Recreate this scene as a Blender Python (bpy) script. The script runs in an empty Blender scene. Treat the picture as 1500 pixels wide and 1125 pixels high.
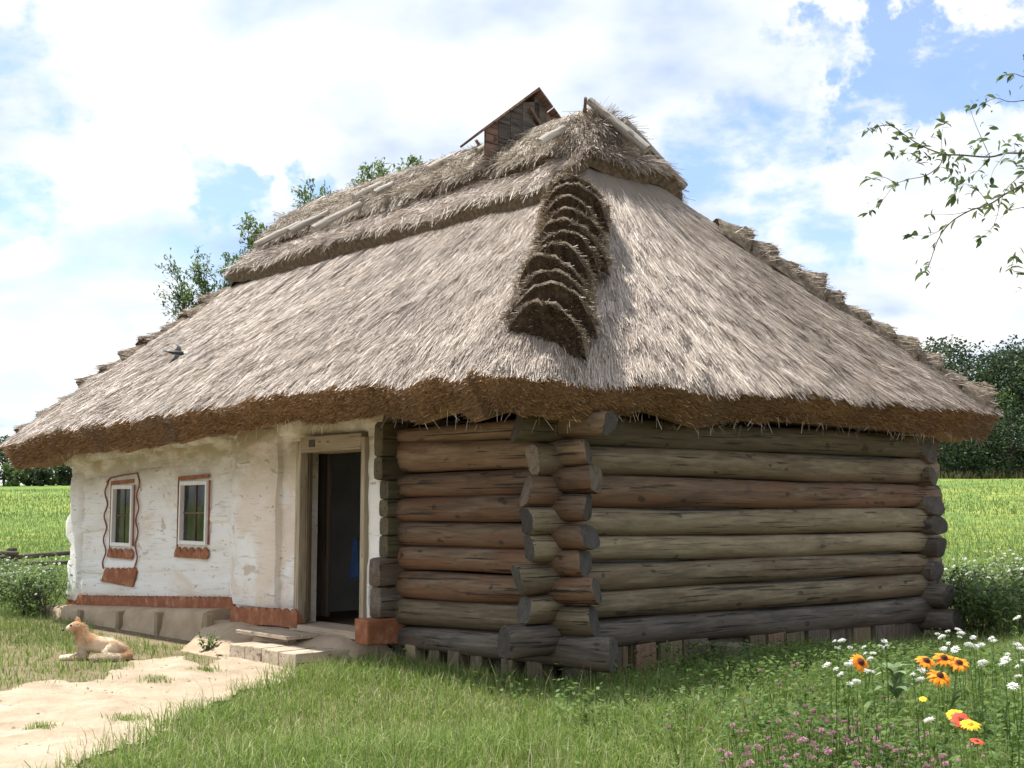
import bpy, bmesh, math, random
import numpy as np
from mathutils import Vector, Matrix, Quaternion

random.seed(7)
RNG = np.random.default_rng(11)
scene = bpy.context.scene
COL = scene.collection
R = math.radians

# ------------------------------------------------------------------ camera, sky, sun, exposure
F, CX, CY, HOR, EYE = 1780.0, 750.0, 562.5, 745.0, 1.55
PITCH = math.atan((HOR - CY) / F)
cam = bpy.data.cameras.new('camera')
cam.sensor_width = 36.0
cam.lens = F / 1500.0 * 36.0
cam.clip_end = 4000.0
camo = bpy.data.objects.new('camera', cam)
COL.objects.link(camo)
camo.location = (0, 0, EYE)
camo.rotation_euler = (math.pi / 2 + PITCH, 0, 0)
scene.camera = camo

SUN_EL = R(67.0)
SUN_H = Vector((-0.927, 0.368, 0)).normalized()          # towards the sun, on the ground plane
SUN_DIR = Vector((SUN_H.x * math.cos(SUN_EL), SUN_H.y * math.cos(SUN_EL), math.sin(SUN_EL)))

world = bpy.data.worlds.new('World')
scene.world = world
world.use_nodes = True
wn, wl = world.node_tree.nodes, world.node_tree.links
wn.clear()
def wnode(t, **k):
    n = wn.new(t)
    for a, b in k.items():
        setattr(n, a, b)
    return n
w_out = wnode('ShaderNodeOutputWorld')
w_bg = wnode('ShaderNodeBackground')
w_bg.inputs['Strength'].default_value = 0.10
sky = wnode('ShaderNodeTexSky', sky_type='NISHITA', sun_disc=False)
sky.sun_elevation = SUN_EL
sky.sun_rotation = math.atan2(SUN_H.x, SUN_H.y)
sky.air_density = 1.0
sky.dust_density = 0.6
sky.ozone_density = 1.0
tc = wnode('ShaderNodeTexCoord')
# clouds: the direction is flattened so that they spread like a layer overhead
sep = wnode('ShaderNodeSeparateXYZ')
wl.new(tc.outputs['Generated'], sep.inputs[0])
zc = wnode('ShaderNodeMath', operation='MAXIMUM'); zc.inputs[1].default_value = 0.0
wl.new(sep.outputs['Z'], zc.inputs[0])
za = wnode('ShaderNodeMath', operation='ADD'); za.inputs[1].default_value = 0.30
wl.new(zc.outputs[0], za.inputs[0])
dx = wnode('ShaderNodeMath', operation='DIVIDE'); dy = wnode('ShaderNodeMath', operation='DIVIDE')
wl.new(sep.outputs['X'], dx.inputs[0]); wl.new(za.outputs[0], dx.inputs[1])
wl.new(sep.outputs['Y'], dy.inputs[0]); wl.new(za.outputs[0], dy.inputs[1])
cmb = wnode('ShaderNodeCombineXYZ')
wl.new(dx.outputs[0], cmb.inputs[0]); wl.new(dy.outputs[0], cmb.inputs[1])
CLOUD_OFF = (0.35, 0.1, 3.7)
mp = wnode('ShaderNodeMapping'); mp.inputs['Location'].default_value = CLOUD_OFF
wl.new(cmb.outputs[0], mp.inputs[0])
n1 = wnode('ShaderNodeTexNoise'); n1.inputs['Scale'].default_value = 2.1
n1.inputs['Detail'].default_value = 8; n1.inputs['Roughness'].default_value = 0.52
n1.inputs['Distortion'].default_value = 0.25
wl.new(mp.outputs[0], n1.inputs['Vector'])
# two real gaps in the cloud layer (a large one to the upper right, a thin one to the left)
nw = wnode('ShaderNodeTexNoise'); nw.inputs['Scale'].default_value = 9.0; nw.inputs['Detail'].default_value = 6; nw.inputs['Roughness'].default_value = 0.62
wl.new(tc.outputs['Generated'], nw.inputs['Vector'])
nws = wnode('ShaderNodeVectorMath', operation='SUBTRACT'); nws.inputs[1].default_value = (0.5, 0.5, 0.5); wl.new(nw.outputs['Color'], nws.inputs[0])
nwm = wnode('ShaderNodeVectorMath', operation='SCALE'); nwm.inputs['Scale'].default_value = 0.24; wl.new(nws.outputs[0], nwm.inputs[0])
nwa = wnode('ShaderNodeVectorMath', operation='ADD'); wl.new(tc.outputs['Generated'], nwa.inputs[0]); wl.new(nwm.outputs[0], nwa.inputs[1])
ragged_dir = nwa.outputs[0]
def gap(direction, inner, outer):
    d = Vector(direction).normalized()
    vm = wnode('ShaderNodeVectorMath', operation='DOT_PRODUCT')
    nrm = wnode('ShaderNodeVectorMath', operation='NORMALIZE')
    wl.new(ragged_dir, nrm.inputs[0])
    wl.new(nrm.outputs[0], vm.inputs[0]); vm.inputs[1].default_value = d
    mr = wnode('ShaderNodeMapRange', interpolation_type='SMOOTHSTEP')
    mr.inputs['From Min'].default_value = math.cos(R(outer)); mr.inputs['From Max'].default_value = math.cos(R(inner))
    wl.new(vm.outputs['Value'], mr.inputs['Value'])
    return mr.outputs['Result']
def pix_dir(px, py):
    c, s = math.cos(PITCH), math.sin(PITCH)
    a, b = (px - CX) / F, (py - CY) / F
    return Vector((a, c + s * b, s - c * b))
gsum = None
for (px, py, i_, o_, k_) in ((1345, 95, 0.5, 4.6, 0.50), (1490, 60, 0.3, 3.8, 0.40), (1262, 185, 0.2, 3.0, 0.32), (300, 290, 0.3, 2.3, 0.19), (440, 292, 0.2, 2.0, 0.17), (20, 240, 0.2, 4.0, 0.19), (1180, 75, 0.2, 1.8, 0.24), (1070, 270, 0.5, 5.5, 0.23), (1180, 265, 0.3, 4.5, 0.19), (20, 590, 0.3, 3.8, 0.28), (30, 90, 0.3, 4.0, 0.18)):
    g_ = gap(pix_dir(px, py), i_, o_)
    m_ = wnode('ShaderNodeMath', operation='MULTIPLY'); m_.inputs[1].default_value = k_
    wl.new(g_, m_.inputs[0])
    if gsum is None:
        gsum = m_.outputs[0]
    else:
        a_ = wnode('ShaderNodeMath', operation='MAXIMUM')
        wl.new(gsum, a_.inputs[0]); wl.new(m_.outputs[0], a_.inputs[1]); gsum = a_.outputs[0]
n3 = wnode('ShaderNodeTexNoise'); n3.inputs['Scale'].default_value = 7.0
n3.inputs['Detail'].default_value = 6; n3.inputs['Roughness'].default_value = 0.6
wl.new(mp.outputs[0], n3.inputs['Vector'])
g3 = wnode('ShaderNodeMapRange'); g3.inputs['From Min'].default_value = 0.36; g3.inputs['From Max'].default_value = 0.62
g3.inputs['To Min'].default_value = 1.6; g3.inputs['To Max'].default_value = 0.5
wl.new(n3.outputs['Fac'], g3.inputs['Value'])
gm = wnode('ShaderNodeMath', operation='MULTIPLY'); wl.new(gsum, gm.inputs[0]); wl.new(g3.outputs[0], gm.inputs[1])
sub = wnode('ShaderNodeMath', operation='SUBTRACT')
wl.new(n1.outputs['Fac'], sub.inputs[0]); wl.new(gm.outputs[0], sub.inputs[1])
cov = wnode('ShaderNodeMapRange', interpolation_type='SMOOTHSTEP')
cov.inputs['From Min'].default_value = 0.22; cov.inputs['From Max'].default_value = 0.50
cov.inputs['To Min'].default_value = 0.12
wl.new(sub.outputs[0], cov.inputs['Value'])
n2 = wnode('ShaderNodeTexNoise'); n2.inputs['Scale'].default_value = 2.6
n2.inputs['Detail'].default_value = 5; n2.inputs['Roughness'].default_value = 0.5
mp2 = wnode('ShaderNodeMapping'); mp2.inputs['Location'].default_value = (4.1, 1.9, 0.4)
wl.new(cmb.outputs[0], mp2.inputs[0]); wl.new(mp2.outputs[0], n2.inputs['Vector'])
crp = wnode('ShaderNodeValToRGB')
e = crp.color_ramp.elements
e[0].position, e[0].color = 0.36, (0.46, 0.58, 0.80, 1)
e[1].position, e[1].color = 0.565, (1, 1, 1, 1)
el = crp.color_ramp.elements.new(0.46); el.color = (0.74, 0.81, 0.93, 1)
wl.new(n2.outputs['Fac'], crp.inputs[0])
cs = wnode('ShaderNodeVectorMath', operation='SCALE'); cs.inputs['Scale'].default_value = 6.9
wl.new(crp.outputs[0], cs.inputs[0])
mixw = wnode('ShaderNodeMixRGB')
skb = wnode('ShaderNodeVectorMath', operation='SCALE'); skb.inputs['Scale'].default_value = 1.22
wl.new(sky.outputs[0], skb.inputs[0])
skt = wnode('ShaderNodeMixRGB', blend_type='MULTIPLY'); skt.inputs[0].default_value = 1.0; skt.inputs[2].default_value = (0.92, 0.98, 1.12, 1)
wl.new(skb.outputs[0], skt.inputs[1])
wl.new(cov.outputs[0], mixw.inputs[0]); wl.new(skt.outputs[0], mixw.inputs[1]); wl.new(cs.outputs[0], mixw.inputs[2])
wl.new(mixw.outputs[0], w_bg.inputs['Color'])
wl.new(w_bg.outputs[0], w_out.inputs['Surface'])

sl = bpy.data.lights.new('sun', 'SUN')
sl.energy = 4.2
sl.angle = R(0.5)
sl.color = (1.0, 0.955, 0.88)
so = bpy.data.objects.new('sun', sl)
COL.objects.link(so)
so.rotation_euler = SUN_DIR.to_track_quat('Z', 'Y').to_euler()

vs = scene.view_settings
vs.view_transform = 'Standard'
vs.look = 'None'
vs.gamma = 1.0
vs.exposure = 0.80
vs.use_curve_mapping = False
scene.cycles.max_bounces = 8
scene.cycles.diffuse_bounces = 4
scene.cycles.transparent_max_bounces = 8

# ------------------------------------------------------------------ geometry of the place
_c, _s = math.cos(PITCH), math.sin(PITCH)
FWD, UPV, RTV = np.array([0, _c, _s]), np.array([0, -_s, _c]), np.array([1.0, 0, 0])
EYEP = np.array([0, 0, EYE])
def ray(px, py): return FWD + RTV * (px - CX) / F - UPV * (py - CY) / F
def on_ground(px, py, z=0.0):
    r = ray(px, py); t = (z - EYE) / r[2]
    return EYEP + r * t
def at_depth(px, py, d):
    r = ray(px, py)
    return EYEP + r * (d / r[1])
RZ = R(42.8)                                             # house: local x runs along the log end wall, y along the front
DR = np.array([math.cos(RZ), math.sin(RZ), 0]); DL = np.array([-math.sin(RZ), math.cos(RZ), 0])
_k = ray(815, 745); K = EYEP + _k * 10.8 / _k[1]; K[2] = 0
def to_house(P):
    d = np.asarray(P) - K
    return np.array([d @ DR, d @ DL, d[2]])
def to_world(v, u, z): return K + DR * v + DL * u + np.array([0, 0, z])
def on_plane(px, py, n, p):
    r = ray(px, py)
    return EYEP + r * (((np.asarray(p) - EYEP) @ n) / (r @ n))
def on_front(px, py, v=-0.13): return to_house(on_plane(px, py, DR, to_world(v, 0, 0)))
def on_end(px, py, u=-0.13): return to_house(on_plane(px, py, DL, to_world(0, u, 0)))

def gz(x, y):
    """height of the terrain: level round the house, a meadow rising behind it"""
    x = np.asarray(x, float); y = np.asarray(y, float)
    sl = np.clip(0.047 + x * 0.00013, 0.030, 0.060)
    d = np.clip(y - 27.0, 0, 118.0)
    rise = sl * (d - 6.0 * (1 - np.exp(-d / 6.0)))
    return rise + 0.10 * np.sin(x * 0.21 + 1.0) * np.sin(y * 0.17) * np.clip((y - 30) / 20, 0, 1)

# ------------------------------------------------------------------ helpers
def tag(o, label=None, cat=None, group=None, kind=None):
    if label: o['label'] = label
    if cat: o['category'] = cat
    if group: o['group'] = group
    if kind: o['kind'] = kind
    return o
def empty(name, loc=(0, 0, 0), rz=0.0, parent=None):
    o = bpy.data.objects.new(name, None)
    COL.objects.link(o)
    o.empty_display_size = 0.2
    o.location = loc; o.rotation_euler = (0, 0, rz)
    if parent: o.parent = parent
    return o
def link(name, me, parent=None, loc=None, quat=None):
    o = bpy.data.objects.new(name, me)
    COL.objects.link(o)
    if parent: o.parent = parent
    if loc is not None: o.location = loc
    if quat is not None:
        o.rotation_mode = 'QUATERNION'; o.rotation_quaternion = quat
    return o
def np_mesh(name, V, faces, mats, uv=None, smooth=True, mat_idx=None):
    """faces: list of int arrays (n,k)"""
    me = bpy.data.meshes.new(name)
    V = np.asarray(V, np.float32)
    faces = [np.asarray(f, np.int32) for f in faces if len(f)]
    tot = np.concatenate([np.full(len(f), f.shape[1], np.int32) for f in faces])
    loops = np.concatenate([f.ravel() for f in faces])
    start = np.concatenate(([0], np.cumsum(tot)[:-1])).astype(np.int32)
    me.vertices.add(len(V)); me.vertices.foreach_set('co', V.ravel())
    me.loops.add(len(loops)); me.loops.foreach_set('vertex_index', loops)
    me.polygons.add(len(tot)); me.polygons.foreach_set('loop_start', start); me.polygons.foreach_set('loop_total', tot)
    me.polygons.foreach_set('use_smooth', np.full(len(tot), smooth))
    if mat_idx is not None: me.polygons.foreach_set('material_index', np.asarray(mat_idx, np.int32))
    if uv is not None:
        l = me.uv_layers.new(name='UVMap')
        l.data.foreach_set('uv', np.asarray(uv, np.float32)[loops].ravel())
    for m in (mats if isinstance(mats, (list, tuple)) else [mats]): me.materials.append(m)
    me.update(calc_edges=True)
    me.validate()
    return me
class MB:
    """collects shapes for one mesh"""
    def __init__(s): s.v, s.f, s.m = [], [], []
    def add(s, verts, faces, m=0):
        o = len(s.v); s.v += [tuple(p) for p in verts]
        for f in faces: s.f.append(tuple(i + o for i in f)); s.m.append(m)
    def box(s, a, b, m=0, jit=0.0):
        (x0, y0, z0), (x1, y1, z1) = a, b
        vs_ = [(x0, y0, z0), (x1, y0, z0), (x1, y1, z0), (x0, y1, z0), (x0, y0, z1), (x1, y0, z1), (x1, y1, z1), (x0, y1, z1)]
        if jit: vs_ = [tuple(c + random.uniform(-jit, jit) for c in p) for p in vs_]
        s.add(vs_, [(0, 3, 2, 1), (4, 5, 6, 7), (0, 1, 5, 4), (1, 2, 6, 5), (2, 3, 7, 6), (3, 0, 4, 7)], m)
    def tube(s, pts, rad, n=8, m=0, cap=True):
        pts = [Vector(p) for p in pts]; k = len(pts)
        rad = [rad] * k if not hasattr(rad, '__len__') else rad
        base = len(s.v); prev = None
        for i, p in enumerate(pts):
            t = (pts[min(i + 1, k - 1)] - pts[max(i - 1, 0)]).normalized()
            if prev is None:
                a = Vector((0, 0, 1)) if abs(t.z) < 0.9 else Vector((1, 0, 0))
                x = t.cross(a).normalized()
            else:
                x = (prev - t * prev.dot(t)).normalized()
            prev = x; y = t.cross(x)
            for j in range(n):
                an = 2 * math.pi * j / n
                s.v.append(tuple(p + (x * math.cos(an) + y * math.sin(an)) * rad[i]))
        for i in range(k - 1):
            for j in range(n):
                a, b = base + i * n + j, base + i * n + (j + 1) % n
                s.f.append((a, b, b + n, a + n)); s.m.append(m)
        if cap:
            s.f.append(tuple(base + j for j in reversed(range(n)))); s.m.append(m)
            s.f.append(tuple(base + (k - 1) * n + j for j in range(n))); s.m.append(m)
    def mesh(s, name, mats, smooth=False, bevel=0.0):
        me = bpy.data.meshes.new(name)
        me.from_pydata(s.v, [], s.f)
        for m in (mats if isinstance(mats, (list, tuple)) else [mats]): me.materials.append(m)
        me.polygons.foreach_set('material_index', s.m)
        me.polygons.foreach_set('use_smooth', [smooth] * len(s.f))
        if bevel:
            bm = bmesh.new(); bm.from_mesh(me)
            bmesh.ops.bevel(bm, geom=list(bm.edges), offset=bevel, segments=2, affect='EDGES', profile=0.6)
            bm.to_mesh(me); bm.free()
        me.update()
        return me
    def obj(s, name, mats, parent=None, smooth=False, bevel=0.0):
        return link(name, s.mesh(name, mats, smooth, bevel), parent)
def sm(me, ang=0.7):
    me.polygons.foreach_set('use_smooth', [True] * len(me.polygons))
    try: me.set_sharp_from_angle(angle=ang)
    except Exception: pass
    return me

def hash3(i, j, k):
    n = (i * 374761393 + j * 668265263 + k * 2147483647) & 0xFFFFFFFF
    n = ((n ^ (n >> 13)) * 1274126177) & 0xFFFFFFFF
    return ((n ^ (n >> 16)) & 0xFFFF) / 65535.0
def vnoise(x, y, seed=0):
    """smooth value noise, -1..1"""
    x = np.asarray(x, float); y = np.asarray(y, float)
    i = np.floor(x).astype(np.int64); j = np.floor(y).astype(np.int64)
    fx, fy = x - i, y - j
    fx = fx * fx * (3 - 2 * fx); fy = fy * fy * (3 - 2 * fy)
    a, b = hash3(i, j, seed), hash3(i + 1, j, seed)
    c, d = hash3(i, j + 1, seed), hash3(i + 1, j + 1, seed)
    return 2 * ((a * (1 - fx) + b * fx) * (1 - fy) + (c * (1 - fx) + d * fx) * fy) - 1
def fbm(x, y, seed=0, o=3):
    r = 0; a = 1.0
    for k in range(o):
        r = r + a * vnoise(np.asarray(x) * 2 ** k, np.asarray(y) * 2 ** k, seed + k); a *= 0.5
    return r
def inside(x, y, poly):
    x = np.asarray(x); y = np.asarray(y); r = np.zeros(x.shape, bool)
    n = len(poly)
    for i in range(n):
        (x0, y0), (x1, y1) = poly[i], poly[(i + 1) % n]
        c = (y0 > y) != (y1 > y)
        xi = (x1 - x0) * (y - y0) / ((y1 - y0) if y1 != y0 else 1e-9) + x0
        r ^= c & (x < xi)
    return r

# ------------------------------------------------------------------ materials
def nmat(name):
    m = bpy.data.materials.new(name); m.use_nodes = True
    nt = m.node_tree; b = nt.nodes['Principled BSDF']
    return m, nt, b
def ramp(nt, stops, fac):
    r = nt.nodes.new('ShaderNodeValToRGB'); cr = r.color_ramp
    cr.elements[0].position, cr.elements[0].color = stops[0][0], (*stops[0][1], 1)
    cr.elements[1].position, cr.elements[1].color = stops[-1][0], (*stops[-1][1], 1)
    for p, c in stops[1:-1]:
        e_ = cr.elements.new(p); e_.color = (*c, 1)
    nt.links.new(fac, r.inputs[0])
    return r.outputs[0]
def coords(nt, kind='Object', scale=(1, 1, 1), loc=(0, 0, 0), shift=None):
    t = nt.nodes.new('ShaderNodeTexCoord'); m = nt.nodes.new('ShaderNodeMapping')
    m.inputs['Scale'].default_value = scale; m.inputs['Location'].default_value = loc
    src = t.outputs[kind]
    if shift is not None:
        a = nt.nodes.new('ShaderNodeVectorMath'); a.operation = 'ADD'
        nt.links.new(src, a.inputs[0]); nt.links.new(shift, a.inputs[1]); src = a.outputs[0]
    nt.links.new(src, m.inputs[0])
    return m.outputs[0]
def noise(nt, vec, scale, detail=4, rough=0.55, dist=0.0):
    n = nt.nodes.new('ShaderNodeTexNoise')
    n.inputs['Scale'].default_value = scale; n.inputs['Detail'].default_value = detail
    n.inputs['Roughness'].default_value = rough; n.inputs['Distortion'].default_value = dist
    nt.links.new(vec, n.inputs['Vector'])
    return n.outputs['Fac']
def mixc(nt, fac, a, b, mode='MIX'):
    n = nt.nodes.new('ShaderNodeMixRGB'); n.blend_type = mode
    for i, s_ in ((0, fac), (1, a), (2, b)):
        if hasattr(s_, 'is_output'): nt.links.new(s_, n.inputs[i])
        else: n.inputs[i].default_value = s_ if i == 0 else (*s_, 1)
    return n.outputs[0]
def math_(nt, op, a, b=0.0, clamp=False):
    n = nt.nodes.new('ShaderNodeMath'); n.operation = op; n.use_clamp = clamp
    for i, s_ in ((0, a), (1, b)):
        if hasattr(s_, 'is_output'): nt.links.new(s_, n.inputs[i])
        else: n.inputs[i].default_value = s_
    return n.outputs[0]
def maprange(nt, v, a, b, c=0.0, d=1.0):
    n = nt.nodes.new('ShaderNodeMapRange'); n.interpolation_type = 'SMOOTHSTEP'
    n.inputs['From Min'].default_value = a; n.inputs['From Max'].default_value = b
    n.inputs['To Min'].default_value = c; n.inputs['To Max'].default_value = d
    nt.links.new(v, n.inputs['Value'])
    return n.outputs['Result']
def bump(nt, b, h, strength=0.4, dist=0.01):
    n = nt.nodes.new('ShaderNodeBump'); n.inputs['Strength'].default_value = strength
    n.inputs['Distance'].default_value = dist
    nt.links.new(h, n.inputs['Height']); nt.links.new(n.outputs[0], b.inputs['Normal'])
def island(nt):
    return nt.nodes.new('ShaderNodeNewGeometry').outputs['Random Per Island']
def objrand(nt):
    return nt.nodes.new('ShaderNodeObjectInfo').outputs['Random']

def wood(name, dark, mid, light, patch, patch_amt=0.55, var=0.35, grain=9.0, bstr=0.5):
    """weathered log: grain along local x, patches, checks (long splits), tone by object"""
    m, nt, b = nmat(name)
    rnd = objrand(nt)
    cv = nt.nodes.new('ShaderNodeCombineXYZ')
    for i, k in enumerate((37.0, 11.0, 23.0)): nt.links.new(math_(nt, 'MULTIPLY', rnd, k), cv.inputs[i])
    g = noise(nt, coords(nt, 'Object', (0.9, grain, grain), shift=cv.outputs[0]), 2.2, 6, 0.62, 0.6)
    base = ramp(nt, ((0.28, dark), (0.5, mid), (0.72, light)), g)
    pn = noise(nt, coords(nt, 'Object', (0.7, 2.6, 2.6), shift=cv.outputs[0]), 1.6, 5, 0.6, 0.3)
    base = mixc(nt, maprange(nt, pn, 0.45, 0.66, 0.0, patch_amt), base, patch)
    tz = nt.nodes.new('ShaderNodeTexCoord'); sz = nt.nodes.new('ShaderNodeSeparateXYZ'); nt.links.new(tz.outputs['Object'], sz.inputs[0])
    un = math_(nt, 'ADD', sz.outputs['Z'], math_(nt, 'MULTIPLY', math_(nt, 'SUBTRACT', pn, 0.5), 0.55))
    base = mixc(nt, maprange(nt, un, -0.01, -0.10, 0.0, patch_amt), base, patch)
    dn_ = noise(nt, coords(nt, 'Object', (0.45, 1.6, 1.6), loc=(5, 5, 5), shift=cv.outputs[0]), 1.9, 4, 0.6, 0.5)
    base = mixc(nt, maprange(nt, dn_, 0.56, 0.72, 0.0, 0.6), base, tuple(c * 0.75 for c in dark))
    hs = nt.nodes.new('ShaderNodeHueSaturation')
    nt.links.new(base, hs.inputs['Color'])
    nt.links.new(maprange(nt, rnd, 0, 1, 1 - var, 1 + var), hs.inputs['Value'])
    base = hs.outputs[0]
    ck = noise(nt, coords(nt, 'Object', (0.40, 22, 22), shift=cv.outputs[0]), 2.0, 4, 0.55, 0.3)
    crack = maprange(nt, ck, 0.595, 0.64, 0.0, 0.9)
    base = mixc(nt, crack, base, tuple(c * 0.25 for c in dark))
    kn = noise(nt, coords(nt, 'Object', (2.4, 5, 5), loc=(3, 1, 2), shift=cv.outputs[0]), 2.0, 1, 0.4)
    base = mixc(nt, maprange(nt, kn, 0.70, 0.75, 0.0, 0.7), base, tuple(c * 0.35 for c in dark))
    nt.links.new(base, b.inputs['Base Color'])
    b.inputs['Roughness'].default_value = 0.82
    hgt = math_(nt, 'SUBTRACT', g, math_(nt, 'MULTIPLY', crack, 0.8))
    bump(nt, b, hgt, bstr, 0.012)
    return m
def end_grain(name, a, c):
    m, nt, b = nmat(name)
    rnd = objrand(nt)
    v = coords(nt, 'Object', (1, 1, 1))
    w = nt.nodes.new('ShaderNodeTexWave'); w.wave_type = 'RINGS'; w.rings_direction = 'X'
    w.inputs['Scale'].default_value = 22; w.inputs['Distortion'].default_value = 3.0; w.inputs['Detail'].default_value = 3
    nt.links.new(v, w.inputs['Vector'])
    n = noise(nt, coords(nt, 'Object', (6, 6, 6)), 2.0, 5, 0.6)
    col = ramp(nt, ((0.2, a), (0.8, c)), math_(nt, 'ADD', math_(nt, 'MULTIPLY', w.outputs['Fac'], 0.35), math_(nt, 'MULTIPLY', n, 0.65)))
    vo = nt.nodes.new('ShaderNodeTexVoronoi'); vo.feature = 'DISTANCE_TO_EDGE'; vo.inputs['Scale'].default_value = 7.0
    nt.links.new(coords(nt, 'Object', (0.3, 1, 1)), vo.inputs['Vector'])
    col = mixc(nt, maprange(nt, math_(nt, 'ADD', vo.outputs['Distance'], math_(nt, 'MULTIPLY', n, 0.12)), 0.055, 0.085, 0.85, 0.0), col, tuple(x_ * 0.25 for x_ in a))
    hs = nt.nodes.new('ShaderNodeHueSaturation'); nt.links.new(col, hs.inputs['Color'])
    nt.links.new(maprange(nt, rnd, 0, 1, 0.7, 1.3), hs.inputs['Value'])
    nt.links.new(hs.outputs[0], b.inputs['Base Color']); b.inputs['Roughness'].default_value = 0.9
    bump(nt, b, math_(nt, 'ADD', w.outputs['Fac'], n), 0.5, 0.01)
    return m
M_RED = wood('wood_red_brown', (0.053, 0.034, 0.021), (0.141, 0.093, 0.056), (0.229, 0.168, 0.110), (0.165, 0.074, 0.034), 0.75, 0.16)
M_TAN = wood('wood_tan', (0.114, 0.075, 0.044), (0.216, 0.150, 0.092), (0.290, 0.216, 0.141), (0.141, 0.079, 0.042), 0.6, 0.12)
M_GREY = wood('wood_grey', (0.057, 0.044, 0.028), (0.152, 0.121, 0.074), (0.239, 0.193, 0.121), (0.109, 0.068, 0.034), 0.7, 0.15)
M_PALE = wood('wood_pale', (0.108, 0.089, 0.052), (0.239, 0.195, 0.120), (0.335, 0.278, 0.176), (0.154, 0.109, 0.060), 0.55, 0.10)
M_DARK = wood('wood_dark', (0.039, 0.033, 0.028), (0.099, 0.084, 0.069), (0.189, 0.160, 0.131), (0.103, 0.066, 0.041), 0.6, 0.15)
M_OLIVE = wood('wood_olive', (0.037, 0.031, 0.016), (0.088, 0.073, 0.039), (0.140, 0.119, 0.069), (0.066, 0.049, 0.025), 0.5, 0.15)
M_POLE = wood('wood_pole', (0.16, 0.14, 0.115), (0.34, 0.31, 0.265), (0.48, 0.45, 0.40), (0.24, 0.205, 0.165), 0.4, 0.18)
M_BOARD = wood('wood_board', (0.075, 0.045, 0.030), (0.17, 0.105, 0.070), (0.26, 0.175, 0.125), (0.20, 0.10, 0.07), 0.5, 0.25)
M_FRAMEW = wood('wood_door_frame', (0.22, 0.175, 0.115), (0.40, 0.335, 0.235), (0.52, 0.45, 0.34), (0.30, 0.245, 0.16), 0.5, 0.10, 7.0, 0.3)
M_STEP = wood('wood_step', (0.28, 0.22, 0.155), (0.44, 0.365, 0.275), (0.56, 0.48, 0.38), (0.36, 0.28, 0.20), 0.4, 0.08, 6.0, 0.3)
M_END = end_grain('end_grain_grey', (0.038, 0.035, 0.032), (0.108, 0.095, 0.081))
M_ENDP = end_grain('end_grain_pale', (0.115, 0.086, 0.061), (0.288, 0.241, 0.191))

def plaster(name, stain_mid=0.0):
    m, nt, b = nmat(name)
    tco = nt.nodes.new('ShaderNodeTexCoord')
    geo = nt.nodes.new('ShaderNodeNewGeometry')
    # house-frame position (the wash runs on across the courses)
    mp_ = nt.nodes.new('ShaderNodeMapping'); mp_.vector_type = 'TEXTURE'
    mp_.inputs['Location'].default_value = tuple(K); mp_.inputs['Rotation'].default_value = (0, 0, RZ)
    nt.links.new(geo.outputs['Position'], mp_.inputs[0])
    P = mp_.outputs[0]
    def sc(s_, l_=(0, 0, 0)):
        q = nt.nodes.new('ShaderNodeMapping'); q.inputs['Scale'].default_value = s_; q.inputs['Location'].default_value = l_
        nt.links.new(P, q.inputs[0]); return q.outputs[0]
    big = noise(nt, sc((1.3, 0.55, 1.6)), 1.6, 5, 0.6, 0.5)
    base = ramp(nt, ((0.3, (0.72, 0.70, 0.64)), (0.52, (0.82, 0.82, 0.80)), (0.75, (0.86, 0.865, 0.865))), big)
    # peach clay showing where the wash has worn off
    wn_ = noise(nt, sc((1, 0.8, 1.0), (2, 5, 1)), 1.25, 5, 0.62, 0.6)
    base = mixc(nt, maprange(nt, wn_, 0.56 - stain_mid, 0.70 - stain_mid, 0.0, 0.5), base, (0.66, 0.50, 0.35))
    # greenish grime high under the eaves
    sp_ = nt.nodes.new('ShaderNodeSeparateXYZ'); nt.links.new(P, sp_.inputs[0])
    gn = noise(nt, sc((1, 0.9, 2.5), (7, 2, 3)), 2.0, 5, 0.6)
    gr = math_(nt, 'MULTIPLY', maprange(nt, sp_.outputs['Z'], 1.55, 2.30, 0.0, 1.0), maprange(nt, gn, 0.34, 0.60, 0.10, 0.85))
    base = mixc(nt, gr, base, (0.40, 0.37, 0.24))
    # chips and streaks
    ch = noise(nt, sc((4, 2.6, 7.0), (1, 8, 2)), 2.2, 4, 0.62, 0.4)
    base = mixc(nt, maprange(nt, ch, 0.635, 0.67, 0.0, 0.75), base, (0.33, 0.27, 0.19))
    bl = noise(nt, sc((1.6, 1.1, 2.4), (3, 3, 9)), 1.8, 6, 0.62, 0.6)
    base = mixc(nt, maprange(nt, bl, 0.655, 0.675, 0.0, 0.7), base, (0.47, 0.39, 0.29))
    st = noise(nt, sc((6, 1.1, 13.0), (4, 4, 4)), 2.4, 4, 0.6, 0.2)
    base = mixc(nt, maprange(nt, st, 0.56, 0.70, 0.0, 0.6), base, (0.47, 0.44, 0.36))
    nt.links.new(base, b.inputs['Base Color']); b.inputs['Roughness'].default_value = 0.95
    f1 = noise(nt, sc((14, 9, 18)), 2.5, 5, 0.65)
    bump(nt, b, f1, 0.35, 0.02)
    return m
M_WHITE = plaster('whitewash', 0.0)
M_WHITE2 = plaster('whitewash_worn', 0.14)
def simple(name, stops, scale, rough=0.9, bstr=0.3, bdist=0.01, sc3=(1, 1, 1), detail=5, kind='Object'):
    m, nt, b = nmat(name)
    n = noise(nt, coords(nt, kind, sc3), scale, detail, 0.62, 0.3)
    nt.links.new(ramp(nt, stops, n), b.inputs['Base Color']); b.inputs['Roughness'].default_value = rough
    n2_ = noise(nt, coords(nt, kind, sc3), scale * 4, 5, 0.65)
    if bstr: bump(nt, b, n2_, bstr, bdist)
    return m
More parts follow.
